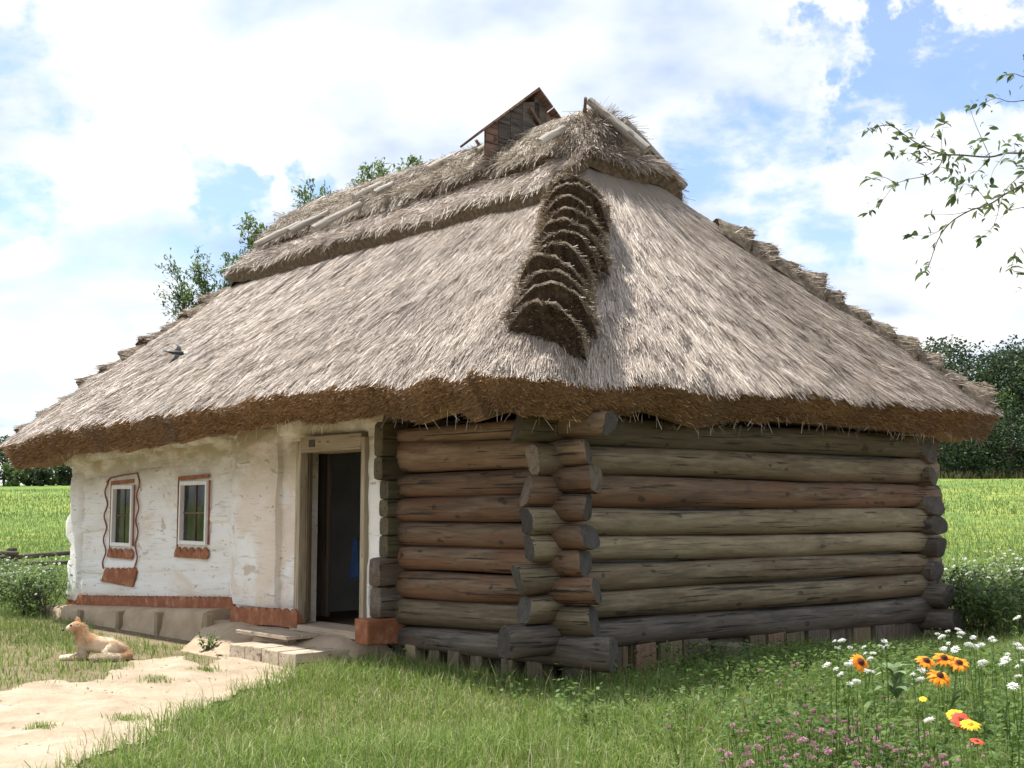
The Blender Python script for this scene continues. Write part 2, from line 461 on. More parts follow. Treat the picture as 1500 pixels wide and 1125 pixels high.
M_OCHRE = simple('red_ochre', ((0.25, (0.19, 0.070, 0.034)), (0.50, (0.30, 0.115, 0.055)), (0.62, (0.37, 0.165, 0.090)), (0.76, (0.52, 0.36, 0.26))), 9.0, 0.95, 0.5, 0.015)
M_LINE = simple('brown_paint', ((0.3, (0.20, 0.075, 0.050)), (0.7, (0.30, 0.13, 0.085))), 7.0)
M_CLAY = simple('clay', ((0.25, (0.29, 0.215, 0.145)), (0.5, (0.40, 0.31, 0.215)), (0.8, (0.50, 0.40, 0.29))), 2.6, 0.95, 0.5, 0.02)
M_CLAYP = simple('clay_post', ((0.25, (0.20, 0.155, 0.095)), (0.8, (0.37, 0.30, 0.20))), 6.0, 0.95, 0.4, 0.02)
M_WPAINT = simple('white_paint', ((0.3, (0.70, 0.69, 0.65)), (0.7, (0.82, 0.82, 0.80))), 9.0, 0.6, 0.15)
M_INSIDE = simple('inside_wall', ((0.3, (0.42, 0.43, 0.43)), (0.7, (0.58, 0.58, 0.57))), 3.0)
M_FLOOR = simple('earth_floor', ((0.3, (0.12, 0.09, 0.06)), (0.7, (0.2, 0.155, 0.11))), 4.0)
M_BLUE = simple('blue_cloth', ((0.3, (0.012, 0.035, 0.10)), (0.7, (0.022, 0.06, 0.17))), 9.0)
M_METAL = simple('dark_plate', ((0.3, (0.03, 0.03, 0.03)), (0.7, (0.08, 0.08, 0.075))), 30.0, 0.6)
def glass():
    m, nt, b = nmat('window_glass')
    n = noise(nt, coords(nt, 'Object', (2.2, 2.2, 1.4)), 3.0, 3)
    nt.links.new(ramp(nt, ((0.3, (0.008, 0.009, 0.008)), (0.52, (0.030, 0.030, 0.024)), (0.75, (0.075, 0.075, 0.062))), n), b.inputs['Base Color'])
    b.inputs['Roughness'].default_value = 0.06
    b.inputs['Specular IOR Level'].default_value = 0.2
    return m
M_GLASS = glass()

def thatch(name, stops, fine=(46, 2.2, 1), bstr=0.8, patch=None):
    m, nt, b = nmat(name)
    n = noise(nt, coords(nt, 'UV', fine), 3.0, 5, 0.65, 0.25)
    col = ramp(nt, stops, n)
    n2_ = noise(nt, coords(nt, 'UV', (1.0, 0.55, 1)), 1.4, 4, 0.6, 0.4)
    if patch: col = mixc(nt, maprange(nt, n2_, 0.48, 0.68, 0, 0.6), col, patch)
    nt.links.new(col, b.inputs['Base Color']); b.inputs['Roughness'].default_value = 0.9
    bump(nt, b, n, bstr, 0.03)
    return m
M_THATCH = thatch('thatch', ((0.3, (0.11, 0.085, 0.065)), (0.5, (0.27, 0.22, 0.18)), (0.7, (0.42, 0.36, 0.30))), patch=(0.20, 0.165, 0.14))
M_RIM = thatch('thatch_cut_edge', ((0.3, (0.16, 0.090, 0.040)), (0.5, (0.31, 0.18, 0.085)), (0.72, (0.42, 0.27, 0.14))), fine=(26, 18, 1), bstr=1.0)
M_CAPRIM = simple('cap_edge', ((0.3, (0.06, 0.042, 0.024)), (0.55, (0.16, 0.115, 0.068)), (0.78, (0.30, 0.23, 0.145))), 18.0, 0.95, 1.0, 0.03)
M_BUTT = simple('straw_butts', ((0.3, (0.030, 0.019, 0.010)), (0.55, (0.085, 0.055, 0.030)), (0.78, (0.20, 0.14, 0.085))), 22.0, 0.95, 1.0, 0.03)
def straw_mat(name, stops, trans=0.0):
    m, nt, b = nmat(name)
    col = ramp(nt, stops, island(nt))
    pt_ = noise(nt, coords(nt, 'Object', (0.9, 0.9, 0.35)), 1.3, 6, 0.66, 0.5)
    col = mixc(nt, maprange(nt, pt_, 0.46, 0.66, 0.0, 0.55), col, (0.215, 0.172, 0.140))
    nt.links.new(col, b.inputs['Base Color'])
    b.inputs['Roughness'].default_value = 0.50
    b.inputs['Specular IOR Level'].default_value = 0.5
    return m
M_STRAW = straw_mat('straw', ((0.0, (0.24, 0.188, 0.150)), (0.2, (0.36, 0.295, 0.245)), (0.6, (0.475, 0.400, 0.338)), (0.92, (0.59, 0.515, 0.44)), (1.0, (0.76, 0.69, 0.61))))
M_STRAWB = straw_mat('straw_brown', ((0.0, (0.13, 0.072, 0.032)), (0.5, (0.31, 0.18, 0.082)), (0.85, (0.42, 0.27, 0.135)), (1.0, (0.56, 0.43, 0.27))))
M_STRAWT = straw_mat('straw_tan', ((0.0, (0.13, 0.10, 0.070)), (0.4, (0.33, 0.27, 0.20)), (0.8, (0.49, 0.42, 0.33)), (1.0, (0.64, 0.57, 0.47))))

def leaf_mat(name, stops, trans=0.35, src='island', rough=0.55):
    m, nt, b = nmat(name)
    f = island(nt) if src == 'island' else objrand(nt)
    col = ramp(nt, stops, f)
    nt.links.new(col, b.inputs['Base Color']); b.inputs['Roughness'].default_value = rough
    b.inputs['Specular IOR Level'].default_value = 0.3
    t = nt.nodes.new('ShaderNodeBsdfTranslucent')
    hs = nt.nodes.new('ShaderNodeHueSaturation'); hs.inputs['Value'].default_value = 1.25; hs.inputs['Hue'].default_value = 0.485
    nt.links.new(col, hs.inputs['Color']); nt.links.new(hs.outputs[0], t.inputs['Color'])
    mx = nt.nodes.new('ShaderNodeMixShader'); mx.inputs[0].default_value = trans
    out = nt.nodes['Material Output']
    nt.links.new(b.outputs[0], mx.inputs[1]); nt.links.new(t.outputs[0], mx.inputs[2]); nt.links.new(mx.outputs[0], out.inputs[0])
    return m
M_GRASS = leaf_mat('grass', ((0.0, (0.095, 0.165, 0.032)), (0.4, (0.165, 0.265, 0.052)), (0.74, (0.245, 0.345, 0.090)), (0.90, (0.36, 0.42, 0.17)), (1.0, (0.58, 0.56, 0.38))), 0.45)
M_GRASSF = leaf_mat('meadow_grass', ((0.0, (0.085, 0.150, 0.035)), (0.5, (0.130, 0.210, 0.055)), (0.85, (0.19, 0.265, 0.080)), (1.0, (0.30, 0.32, 0.13))))
M_GRASSD = leaf_mat('dry_grass', ((0.0, (0.16, 0.16, 0.07)), (0.6, (0.25, 0.23, 0.11)), (1.0, (0.36, 0.32, 0.18))))
M_LEAF = leaf_mat('plant_leaf', ((0.0, (0.050, 0.100, 0.022)), (0.5, (0.100, 0.175, 0.040)), (1.0, (0.18, 0.26, 0.075))), 0.42)
M_LEAFD = leaf_mat('far_tree_leaf', ((0.0, (0.016, 0.034, 0.017)), (0.5, (0.038, 0.066, 0.030)), (1.0, (0.080, 0.115, 0.046))), 0.3)
M_LEAFY = leaf_mat('light_tree_leaf', ((0.0, (0.055, 0.105, 0.030)), (0.5, (0.105, 0.170, 0.052)), (1.0, (0.18, 0.25, 0.085))), 0.4)
M_LEAFB = leaf_mat('twig_leaf', ((0.0, (0.060, 0.10, 0.034)), (0.5, (0.095, 0.150, 0.050)), (1.0, (0.15, 0.21, 0.08))), 0.4, 'object', 0.45)
M_LEAFT = leaf_mat('twig_leaf_small', ((0.0, (0.060, 0.10, 0.034)), (0.5, (0.095, 0.150, 0.050)), (1.0, (0.15, 0.21, 0.08))), 0.4)
M_LEAFG = leaf_mat('grey_green_leaf', ((0.0, (0.18, 0.27, 0.12)), (1.0, (0.33, 0.43, 0.23))), 0.3)
M_BARK = wood('bark', (0.035, 0.028, 0.022), (0.085, 0.068, 0.052), (0.15, 0.125, 0.10), (0.06, 0.055, 0.04), 0.5, 0.15, 5.0, 0.8)
def petal(name, a, c, tr=0.25):
    return leaf_mat(name, ((0.0, a), (1.0, c)), tr, 'island', 0.6)
M_PWHITE = petal('white_petal', (0.74, 0.74, 0.70), (0.86, 0.86, 0.84))
M_PPINK = petal('pink_petal', (0.26, 0.12, 0.15), (0.52, 0.30, 0.36))
M_PORANGE = petal('orange_petal', (0.78, 0.22, 0.01), (0.86, 0.42, 0.02))
M_PYELLOW = petal('yellow_petal', (0.80, 0.50, 0.02), (0.85, 0.62, 0.05))
M_PRED = petal('red_petal', (0.68, 0.05, 0.025), (0.80, 0.13, 0.07))
M_PRUST = petal('rust_petal', (0.30, 0.05, 0.01), (0.45, 0.10, 0.02))
M_PCONE = simple('flower_cone', ((0.3, (0.025, 0.010, 0.006)), (0.7, (0.10, 0.028, 0.012))), 60.0)
M_YCONE = simple('yellow_centre', ((0.3, (0.55, 0.34, 0.03)), (0.7, (0.72, 0.50, 0.06))), 60.0)

# ------------------------------------------------------------------ ground, path
def ground_material():
    m, nt, b = nmat('soil_and_turf')
    geo = nt.nodes.new('ShaderNodeNewGeometry')
    def sc(s_):
        q = nt.nodes.new('ShaderNodeMapping'); q.inputs['Scale'].default_value = (s_, s_, s_)
        nt.links.new(geo.outputs['Position'], q.inputs[0]); return q.outputs[0]
    near = ramp(nt, ((0.3, (0.15, 0.125, 0.070)), (0.5, (0.22, 0.180, 0.110)), (0.75, (0.31, 0.255, 0.170))), noise(nt, sc(1.0), 3.0, 6, 0.65))
    far = ramp(nt, ((0.3, (0.105, 0.175, 0.045)), (0.55, (0.155, 0.235, 0.062)), (0.75, (0.22, 0.285, 0.080))), noise(nt, sc(0.06), 2.0, 6, 0.65))
    yel = noise(nt, sc(0.05), 1.7, 4, 0.6)
    spk = noise(nt, sc(1.1), 1.0, 4, 0.7)
    far = mixc(nt, math_(nt, 'MULTIPLY', maprange(nt, yel, 0.42, 0.6, 0.1, 0.9), maprange(nt, spk, 0.46, 0.62, 0.0, 0.9)), far, (0.34, 0.34, 0.075))
    sp_ = nt.nodes.new('ShaderNodeSeparateXYZ'); nt.links.new(geo.outputs['Position'], sp_.inputs[0])
    col = mixc(nt, maprange(nt, sp_.outputs['Y'], 19, 30, 0, 1), near, far)
    nt.links.new(col, b.inputs['Base Color']); b.inputs['Roughness'].default_value = 1.0
    b.inputs['Specular IOR Level'].default_value = 0.1
    bump(nt, b, noise(nt, sc(2.0), 6.0, 6, 0.7), 0.7, 0.06)
    return m
gx = np.concatenate([np.linspace(-900, -70, 12), np.linspace(-60, -14, 24), np.linspace(-12, 12, 40), np.linspace(14, 60, 24), np.linspace(70, 900, 12)])
gy = np.concatenate([np.linspace(-60, 0, 8), np.linspace(2, 30, 40), np.linspace(32, 150, 60), np.linspace(165, 1500, 14)])
GX, GY = np.meshgrid(gx, gy)
GV = np.stack([GX.ravel(), GY.ravel(), gz(GX.ravel(), GY.ravel())], 1)
nx = len(gx)
ii, jj = np.meshgrid(np.arange(nx - 1), np.arange(len(gy) - 1))
q = (jj * nx + ii).ravel()
ground = link('ground', np_mesh('ground', GV, [np.stack([q, q + 1, q + nx + 1, q + nx], 1)], ground_material()))
tag(ground, kind='structure')

PATH_PX = [(-330, 1075), (-120, 1040), (0, 1016), (55, 1000), (100, 1004), (150, 996), (168, 984), (180, 973), (240, 967), (296, 976), (312, 969),
           (296, 958), (345, 952), (455, 960), (450, 983), (405, 1003), (352, 1020), (300, 1042), (255, 1062), (215, 1085), (170, 1106), (128, 1128), (60, 1190), (-120, 1420), (-700, 1500)]
PATH = [tuple(on_ground(*p)[:2]) for p in PATH_PX]
def path_material():
    m, nt, b = nmat('sand')
    geo = nt.nodes.new('ShaderNodeNewGeometry')
    def sc(s_):
        q_ = nt.nodes.new('ShaderNodeMapping'); q_.inputs['Scale'].default_value = s_
        nt.links.new(geo.outputs['Position'], q_.inputs[0]); return q_.outputs[0]
    a = noise(nt, sc((1, 1, 1)), 2.2, 7, 0.68)
    col = ramp(nt, ((0.28, (0.30, 0.235, 0.165)), (0.5, (0.415, 0.335, 0.245)), (0.72, (0.50, 0.42, 0.325))), a)
    d = noise(nt, sc((1, 1, 1)), 14.0, 5, 0.7)
    col = mixc(nt, maprange(nt, d, 0.62, 0.74, 0, 0.55), col, (0.26, 0.19, 0.12))
    nt.links.new(col, b.inputs['Base Color']); b.inputs['Roughness'].default_value = 1.0
    b.inputs['Specular IOR Level'].default_value = 0.1
    bump(nt, b, math_(nt, 'ADD', d, a), 0.9, 0.03)
    return m
cell = 0.03
px_ = np.arange(-9.5, -1.0, cell); py_ = np.arange(3.2, 14.6, cell)
PX, PY = np.meshgrid(px_, py_)
jx = PX + 0.10 * fbm(PX * 2.2, PY * 2.2, 5, 4); jy = PY + 0.14 * fbm(PX * 2.2, PY * 2.2, 9, 4)
ins = inside(jx.ravel(), jy.ravel(), PATH)
zz = 0.006 + 0.012 * (1 + fbm(PX * 1.5, PY * 1.5, 31, 4)) + 0.011 * (1 + fbm(PX * 6, PY * 6, 3, 3)) - 0.014 * np.clip(fbm(PX * 3.2, PY * 3.2, 13, 2) * 2, 0, 1)
zz = np.maximum(zz, 0.004)
PV = np.stack([PX.ravel(), PY.ravel(), zz.ravel()], 1)
npx = len(px_)
ii, jj = np.meshgrid(np.arange(npx - 1), np.arange(len(py_) - 1))
q = (jj * npx + ii).ravel()
qs = np.stack([q, q + 1, q + npx + 1, q + npx], 1)
qs = qs[ins[qs].all(1)]
used = np.unique(qs); remap = np.zeros(len(PV), int); remap[used] = np.arange(len(used))
path = link('path', np_mesh('path', PV[used], [remap[qs]], path_material()))
tag(path, kind='structure')

# ------------------------------------------------------------------ the house
house = empty('log_house', tuple(K), RZ)
tag(house, 'old log farmhouse with whitewashed front, open door and grey thatched hip roof', 'house')

def log_mesh(name, L, ry0, rz0, ry1, rz1, mats, sides=16, segs=18, wob=0.010, power=2.6, bow=0.012, round_end=(0.012, 0.012), seed=0, turn=0.0):
    """a trunk along +x; section half-sizes (ry, rz); ends in material slot 1"""
    rg = np.random.default_rng(seed + 5)
    e0, e1 = round_end
    xs = np.concatenate([[0.0, e0], np.linspace(0, L, segs)[1:-1], [L - e1, L]])
    ph = rg.uniform(0, 6.28, 8); cut = (rg.normal(turn, 0.16), rg.normal(0, 0.2)) if power < 3.1 else (0.0, 0.0)
    V = []
    for i, x in enumerate(xs):
        t = x / L
        ry = ry0 + (ry1 - ry0) * t; rz_ = rz0 + (rz1 - rz0) * t
        k = 0.93 if i in (0, len(xs) - 1) else 1.0
        oy = bow * math.sin(x * 0.9 + ph[0]) ; oz = bow * 0.7 * math.sin(x * 1.1 + ph[1])
        k0 = k
        for j in range(sides):
            k = k0
            a = 2 * math.pi * j / sides
            c, s = math.cos(a), math.sin(a)
            r = (abs(c) ** power + abs(s) ** power) ** (-1 / power)
            if power < 3.1 and min(x, L - x) < 0.30: k = k * (1 + 0.05 * math.sin(2 * a + ph[5]) + 0.04 * math.sin(3 * a + ph[6]) + 0.03 * math.sin(5 * a + ph[7])) if i not in (2, len(xs) - 3) else k
            w = 1 + wob / 0.13 * (math.sin(2 * a + x * 1.7 + ph[2]) * 0.5 + math.sin(3 * a - x * 2.9 + ph[3]) * 0.4 + math.sin(5 * a + x * 5.3 + ph[4]) * 0.25)
            sx = (c * cut[0] * ry + s * cut[1] * rz_) if i <= 1 else 0.0
            V.append((x + sx, oy + c * r * ry * k * w, oz + s * r * rz_ * k * w))
    n = len(xs); F_, Mi = [], []
    for i in range(n - 1):
        for j in range(sides):
            a, b2 = i * sides + j, i * sides + (j + 1) % sides
            F_.append((a, a + sides, b2 + sides, b2)); Mi.append(0)
    F_.append(tuple(range(sides))); Mi.append(1)
    F_.append(tuple((n - 1) * sides + j for j in reversed(range(sides)))); Mi.append(1)
    me = bpy.data.meshes.new(name); me.from_pydata(V, [], F_)
    for m in mats: me.materials.append(m)
    me.polygons.foreach_set('material_index', Mi)
    sm(me, 0.9)
    me.update()
    return me
_ls = [0]
def log(p0, p1, ry0, rz0, ry1=None, rz1=None, mats=None, name='log', parent=house, label=None, **k):
    p0, p1 = Vector(p0), Vector(p1); d = p1 - p0
    _ls[0] += 1
    me = log_mesh(name, d.length, ry0, rz0, ry0 if ry1 is None else ry1, rz0 if rz1 is None else rz1, mats, seed=_ls[0], **k)
    x = d.normalized(); y = Vector((0, 0, 1)).cross(x)
    if y.length < 1e-4: y = Vector((0, 1, 0))
    y.normalize(); z = x.cross(y)
    q_ = Matrix((x, y, z)).transposed().to_quaternion()
    o = link(name, me, parent, p0, q_)
    if label: o['label'] = label
    return o

L_, W_ = 9.75, 6.34
# end wall (the log wall facing right): course bounds at v=.26 and v=5.75
ZA = [2.40, 2.12, 1.85, 1.55, 1.31, 1.07, 0.81, 0.55, 0.29]
ZB = [2.44, 2.16, 1.85, 1.56, 1.26, 1.02, 0.77, 0.49, 0.17]
END_L = [-0.46, -0.28, -0.34, -0.36, -0.32, -0.44, -0.36, -0.62]       # how far each runs past the front (v)
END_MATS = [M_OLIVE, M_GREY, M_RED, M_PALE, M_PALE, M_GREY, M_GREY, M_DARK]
END_LBL = ['dark olive log under the eaves', 'grey brown log second from the top', 'reddish brown log', 'pale grey log', 'pale grey log', 'grey stained log', 'brown grey log', 'dark weathered bottom log']
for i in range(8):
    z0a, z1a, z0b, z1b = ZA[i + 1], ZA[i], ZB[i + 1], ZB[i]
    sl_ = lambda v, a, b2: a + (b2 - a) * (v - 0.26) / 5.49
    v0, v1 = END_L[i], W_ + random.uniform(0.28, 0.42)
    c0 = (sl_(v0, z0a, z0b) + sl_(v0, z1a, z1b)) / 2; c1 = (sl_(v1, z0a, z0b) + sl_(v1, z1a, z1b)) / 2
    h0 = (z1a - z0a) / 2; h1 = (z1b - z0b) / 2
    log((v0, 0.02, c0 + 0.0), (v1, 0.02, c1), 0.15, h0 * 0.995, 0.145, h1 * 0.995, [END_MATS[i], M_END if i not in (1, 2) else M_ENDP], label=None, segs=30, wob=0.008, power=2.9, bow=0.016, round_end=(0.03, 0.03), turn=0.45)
# front corner (bare logs left of the corner): bounds at u=2.07 and u=.41
FA, FB = [], []
for y0, y1 in ((625, 612), (647, 642), (693, 685), (728, 725), (765, 766), (801, 803), (836, 842), (877, 884), (917, 928), (950, 973)):
    FA.append(on_front(587, y0)[2]); FB.append(on_front(753, y1)[2])
FR_END = [-0.62, -0.36, -0.46, -0.36, -0.40, -0.34, -0.48, -0.42, -0.66]  # how far each runs past the end wall (u)
FR_MATS = [M_TAN, M_TAN, M_RED, M_RED, M_RED, M_RED, M_RED, M_GREY, M_DARK]
for i in range(9):
    f_ = lambda u, a, b2: b2 + (a - b2) * (u - 0.41) / 1.66
    u0, u1 = FR_END[i], 2.30
    t0 = (f_(u0, FA[i], FB[i]), f_(u0, FA[i + 1], FB[i + 1])); t1 = (f_(u1, FA[i], FB[i]), f_(u1, FA[i + 1], FB[i + 1]))
    log((0.02, u0, sum(t0) / 2), (0.02, u1, sum(t1) / 2), 0.15, (t0[0] - t0[1]) / 2 * 1.0, 0.145, (t1[0] - t1[1]) / 2 * 1.0,
        [FR_MATS[i], M_ENDP if i in (2,) else M_END], wob=0.008, power=2.9, bow=0.014, round_end=(0.035, 0.02), turn=-0.5)
# back wall: its ends show past the end wall
BK_PX = [(1362, 662, 0.135), (1368, 698, 0.115), (1370, 740, 0.13), (1377, 770, 0.115), (1379, 803, 0.12), (1373, 836, 0.12), (1391, 873, 0.14), (1405, 910, 0.13)]
for i, (x, y, hh) in enumerate(BK_PX):
    p = on_front(x, y, W_)
    log((W_, p[1], p[2]), (W_, L_ + 0.2, p[2] - 0.1), 0.14, hh, 0.14, 0.13, [M_DARK if i > 2 else M_GREY, M_END], wob=0.006)
# far gable wall and the inner cross walls
for i in range(8):
    z = 2.10 - i * 0.265
    log((0.12, L_, z), (W_ + 0.3, L_, z), 0.14, 0.135, mats=[M_WHITE, M_WHITE])
for uu in (2.24, 5.32):
    mb = MB(); mb.box((0.16, uu - 0.07, 0.2), (W_ - 0.1, uu + 0.07, 2.5)); mb.obj('partition_wall', M_INSIDE, house)
mb = MB(); mb.box((0.12, 0.12, 0.14), (W_ - 0.1, L_ - 0.1, 0.26)); mb.obj('floor', M_FLOOR, house)
mb = MB(); mb.box((-0.12, -0.1, 2.475), (W_ + 0.1, L_ - 0.05, 2.52)); mb.obj('ceiling', M_BOARD, house)
mb = MB(); mb.box((W_ - 0.16, 0.2, 0.2), (W_ - 0.145, L_ - 0.2, 2.5)); mb.obj('inner_wall', M_INSIDE, house)
mb = MB(); mb.box((0.2, 0.16, 0.3), (W_ - 0.2, 0.175, 2.4)); mb.obj('inner_wall', M_INSIDE, house)

# ---- whitewashed front
DU0, DU1, DZ0, DZ1 = on_front(532, 780, -0.255)[1], on_front(432, 780, -0.255)[1], 0.33, 2.29
def sag(u): return -0.047 * max(0.0, u - 5.3)
WIN = []                                                 # (u0, u1, z0, z1) outer frame
for tl, br in (((167, 711), (194, 800)), ((266, 705), (304, 798))):
    a, b2 = on_front(*tl), on_front(*br)
    WIN.append((b2[1], a[1], b2[2] - 0.01, a[2]))
def plaster_course(u0, u1, z0, z1, v=0.0, ry=0.135, m=M_WHITE):
    za, zb = z0 + sag(u0), z0 + sag(u1); h = (z1 - z0) / 2
    log((v, u0, za + h), (v, u1, zb + h), ry - 0.006, h * 1.04, mats=[m, m], name='plastered_log', segs=max(4, int((u1 - u0) * 4)), wob=0.006, bow=0.010, power=3.9)
NC = 7
ZT, ZBOT = 2.52, 0.46
hC = (ZT - ZBOT) / NC
ZC = [ZBOT + hC * (k + 0.12 * math.sin(k * 2.7)) for k in range(NC + 1)]
for k in range(NC):
    z0, z1 = ZC[k], ZC[k + 1]
    cuts = []
    for (u0, u1, wz0, wz1) in WIN:
        s_ = sag((u0 + u1) / 2)
        if z1 + s_ > wz0 + 0.03 and z0 + s_ < wz1 - 0.03: cuts.append((u0 + 0.02, u1 - 0.02))
    cuts.sort(); cur = 5.42
    for (a, b2) in cuts + [(L_ + 0.30 + 0.07 * math.sin(k * 2.1), None)]:
        plaster_course(cur, a, z0, z1, v=0.004 * ((k * 5) % 3 - 1))
        cur = b2
# backing of daub between the courses (with window openings)
mb = MB()
us = sorted([5.35, L_] + [w[0] + 0.02 for w in WIN] + [w[1] - 0.02 for w in WIN])
for a, b2 in zip(us[:-1], us[1:]):
    w = [x for x in WIN if abs(x[0] + 0.02 - a) < 1e-3]
    sgm = sag((a + b2) / 2)
    if w:
        mb.box((-0.116, a, 0.2), (0.1, b2, w[0][2] + 0.02)); mb.box((-0.116, a, w[0][3] - 0.02), (0.1, b2, 2.50 + sgm))
    else:
        mb.box((-0.116, a, 0.2), (0.1, b2, 2.50 + sgm))
mb.obj('daub_filling', M_WHITE, house)
# wall between the cross wall and the door
for k in range(8):
    z0, z1 = 0.42 + k * 0.262, 0.42 + (k + 1) * 0.262
    log((-0.01, 3.92, (z0 + z1) / 2), (-0.01, 4.78, (z0 + z1) / 2), 0.130, 0.134, mats=[M_WHITE2, M_WHITE2], name='plastered_log', wob=0.004, bow=0.003, power=6.0, segs=5)
mb = MB(); mb.box((-0.132, 3.9, 0.3), (0.1, 5.36, 2.5)); mb.obj('daub_filling', M_WHITE2, house)
# plastered ends of the cross wall beside the door: a pier with a ragged edge
PIER = [(0.42, 5.40), (0.66, 5.42), (0.93, 5.30), (1.18, 5.36), (1.44, 5.52), (1.70, 5.40), (1.93, 5.45), (2.16, 5.34), (2.42, 5.36)]
def ragged_panel(name, m, ua_list, ub_list, zs, v0, v1, parent=house, seed=1):
    """a daubed panel between two ragged edges, thick, with a rounded rim"""
    rg = random.Random(seed)
    n = len(zs); V, Fc = [], []
    nu = 10
    for i, z in enumerate(zs):
        for j in range(nu + 1):
            t = j / nu
            u = ua_list[i] + (ub_list[i] - ua_list[i]) * t
            edge = min(t, 1 - t) * nu
            v = v0 + (0.055 if edge < 0.5 else 0.012 if edge < 1.5 else 0.0) + 0.012 * float(fbm(u * 3, z * 3, seed)) 
            if i in (0, n - 1): v += 0.03
            V.append((v, u, z))
    o = len(V)
    for i, z in enumerate(zs):
        V.append((v1, ua_list[i], z)); V.append((v1, ub_list[i], z))
    for i in range(n - 1):
        for j in range(nu):
            a = i * (nu + 1) + j
            Fc.append((a, a + nu + 1, a + nu + 2, a + 1))
        a = i * (nu + 1)
        Fc.append((a, o + 2 * i, o + 2 * i + 2, a + nu + 1))
        Fc.append((a + nu, a + nu + nu + 1, o + 2 * i + 3, o + 2 * i + 1))
    Fc.append(tuple(range(nu + 1)) + (o + 1, o)); Fc.append(tuple((n - 1) * (nu + 1) + j for j in range(nu, -1, -1)) + (o + 2 * n - 2, o + 2 * n - 1))
    me = bpy.data.meshes.new(name); me.from_pydata(V, [], Fc); me.materials.append(m); sm(me, 0.9)
    return link(name, me, parent)
zs = np.linspace(0.44, 2.46, 26)
ub = np.interp(zs, [p[0] for p in PIER], [p[1] for p in PIER]) - 0.20 + 0.02 * np.array([float(fbm(z * 7, 2.0, 3)) for z in zs])
ua = on_front(398, 760, -0.27)[1] + 0.008 * np.sin(zs * 9)
ragged_panel('plaster_pier', M_WHITE2, ua, ub, zs, -0.27, 0.0, seed=4)
# plaster left of the log ends, right of the door
UC = 2.14                                                 # right cheek of the cross wall logs
RB_PX = [(905, 541), (830, 541), (822, 562), (760, 560), (700, 557), (690, 552), (668, 560), (640, 556), (625, 552)]
zs2 = np.linspace(0.36, 2.42, 26)
rb = [(on_front(x, y, -0.21)[2], on_front(x, y, -0.21)[1]) for y, x in RB_PX]
ua2 = np.interp(zs2, [p[0] for p in rb], [p[1] for p in rb]) + 0.02 * np.array([float(fbm(z * 9, 7.0, 8)) for z in zs2])
ragged_panel('plaster_pier', M_WHITE, ua2, np.full(26, DU0 + 0.02), zs2, -0.21, 0.0, seed=6)
# squared ends of the cross wall between door and bare logs
for (y0, y1, xl, xc, m_) in ((618, 668, 553, 561, M_OLIVE), (669, 702, 552, 560, M_OLIVE), (703, 731, 563, 569, M_OLIVE), (732, 757, 561, 568, M_OLIVE), (758, 784, 563, 569, M_OLIVE), (785, 817, 562, 568, M_OLIVE), (818, 860, 540, 557, M_DARK), (861, 906, 541, 558, M_DARK)):
    c = on_end(xc, (y0 + y1) / 2, UC)
    uL = on_front(xl, (y0 + y1) / 2, c[0])[1]
    z0, z1 = on_end(xc, y1, UC)[2], on_end(xc, y0, UC)[2]
    uL = max(uL, UC + 0.15)
    log((c[0], (UC + uL) / 2, (z0 + z1) / 2), (0.9, (UC + uL) / 2, (z0 + z1) / 2), (uL - UC) / 2, (z1 - z0) / 2 + 0.004, mats=[m_, m_], name='log', power=6.0, segs=8, wob=0.005, bow=0.003)

# red ochre bands with a scalloped upper edge
def scallop_band(name, pts_top, pts_bot, v0, v1, teeth, amp, m=M_OCHRE, jit=0.006):
    """pts: (u,z) at both ends; a slab with a toothed top"""
    N = teeth * 6
    V, Fc = [], []
    for i in range(N + 1):
        t = i / N
        ut = pts_top[0][0] + (pts_top[1][0] - pts_top[0][0]) * t; zt = pts_top[0][1] + (pts_top[1][1] - pts_top[0][1]) * t
        ub_ = pts_bot[0][0] + (pts_bot[1][0] - pts_bot[0][0]) * t; zb_ = pts_bot[0][1] + (pts_bot[1][1] - pts_bot[0][1]) * t
        zt += amp * abs(math.sin(math.pi * t * teeth)) ** 0.75 + random.uniform(-jit, jit) * 0.5
        zb_ += random.uniform(-jit, jit)
        V += [(v0, ut, zt), (v0, ub_, zb_), (v1, ut, zt), (v1, ub_, zb_)]
    for i in range(N):
        a = 4 * i; b2 = a + 4
        Fc += [(a, a + 1, b2 + 1, b2), (a, b2, b2 + 2, a + 2), (a + 1, a + 3, b2 + 3, b2 + 1)]
    Fc += [(0, 2, 3, 1), (4 * N, 4 * N + 1, 4 * N + 3, 4 * N + 2)]
    me = bpy.data.meshes.new(name); me.from_pydata(V, [], Fc); me.materials.append(m)
    bm = bmesh.new(); bm.from_mesh(me); bmesh.ops.recalc_face_normals(bm, faces=bm.faces); bm.to_mesh(me); bm.free()
    return link(name, me, house)
scallop_band('ochre_band', ((5.24, 0.475), (10.0, 0.255)), ((5.24, 0.37), (10.0, 0.145)), -0.162, -0.13, 42, 0.038)
pm = [on_front(336, 893, -0.33), on_front(432, 898, -0.33), on_front(332, 912, -0.33), on_front(432, 913, -0.33)]
scallop_band('ochre_band', ((pm[1][1], pm[1][2]), (pm[0][1] + 0.02, pm[0][2])), ((pm[1][1], pm[3][2] - 0.02), (pm[0][1] + 0.02, pm[2][2] - 0.03)), -0.305, -0.28, 9, 0.04)
mb = MB(); mb.box((-0.30, pm[1][1] + 0.01, pm[3][2] - 0.06), (-0.22, pm[0][1] + 0.015, pm[1][2] - 0.03), jit=0.004); mb.obj('ochre_sill', M_OCHRE, house)
rc = on_end(538, 925, UC); rl = on_front(519, 925, rc[0])
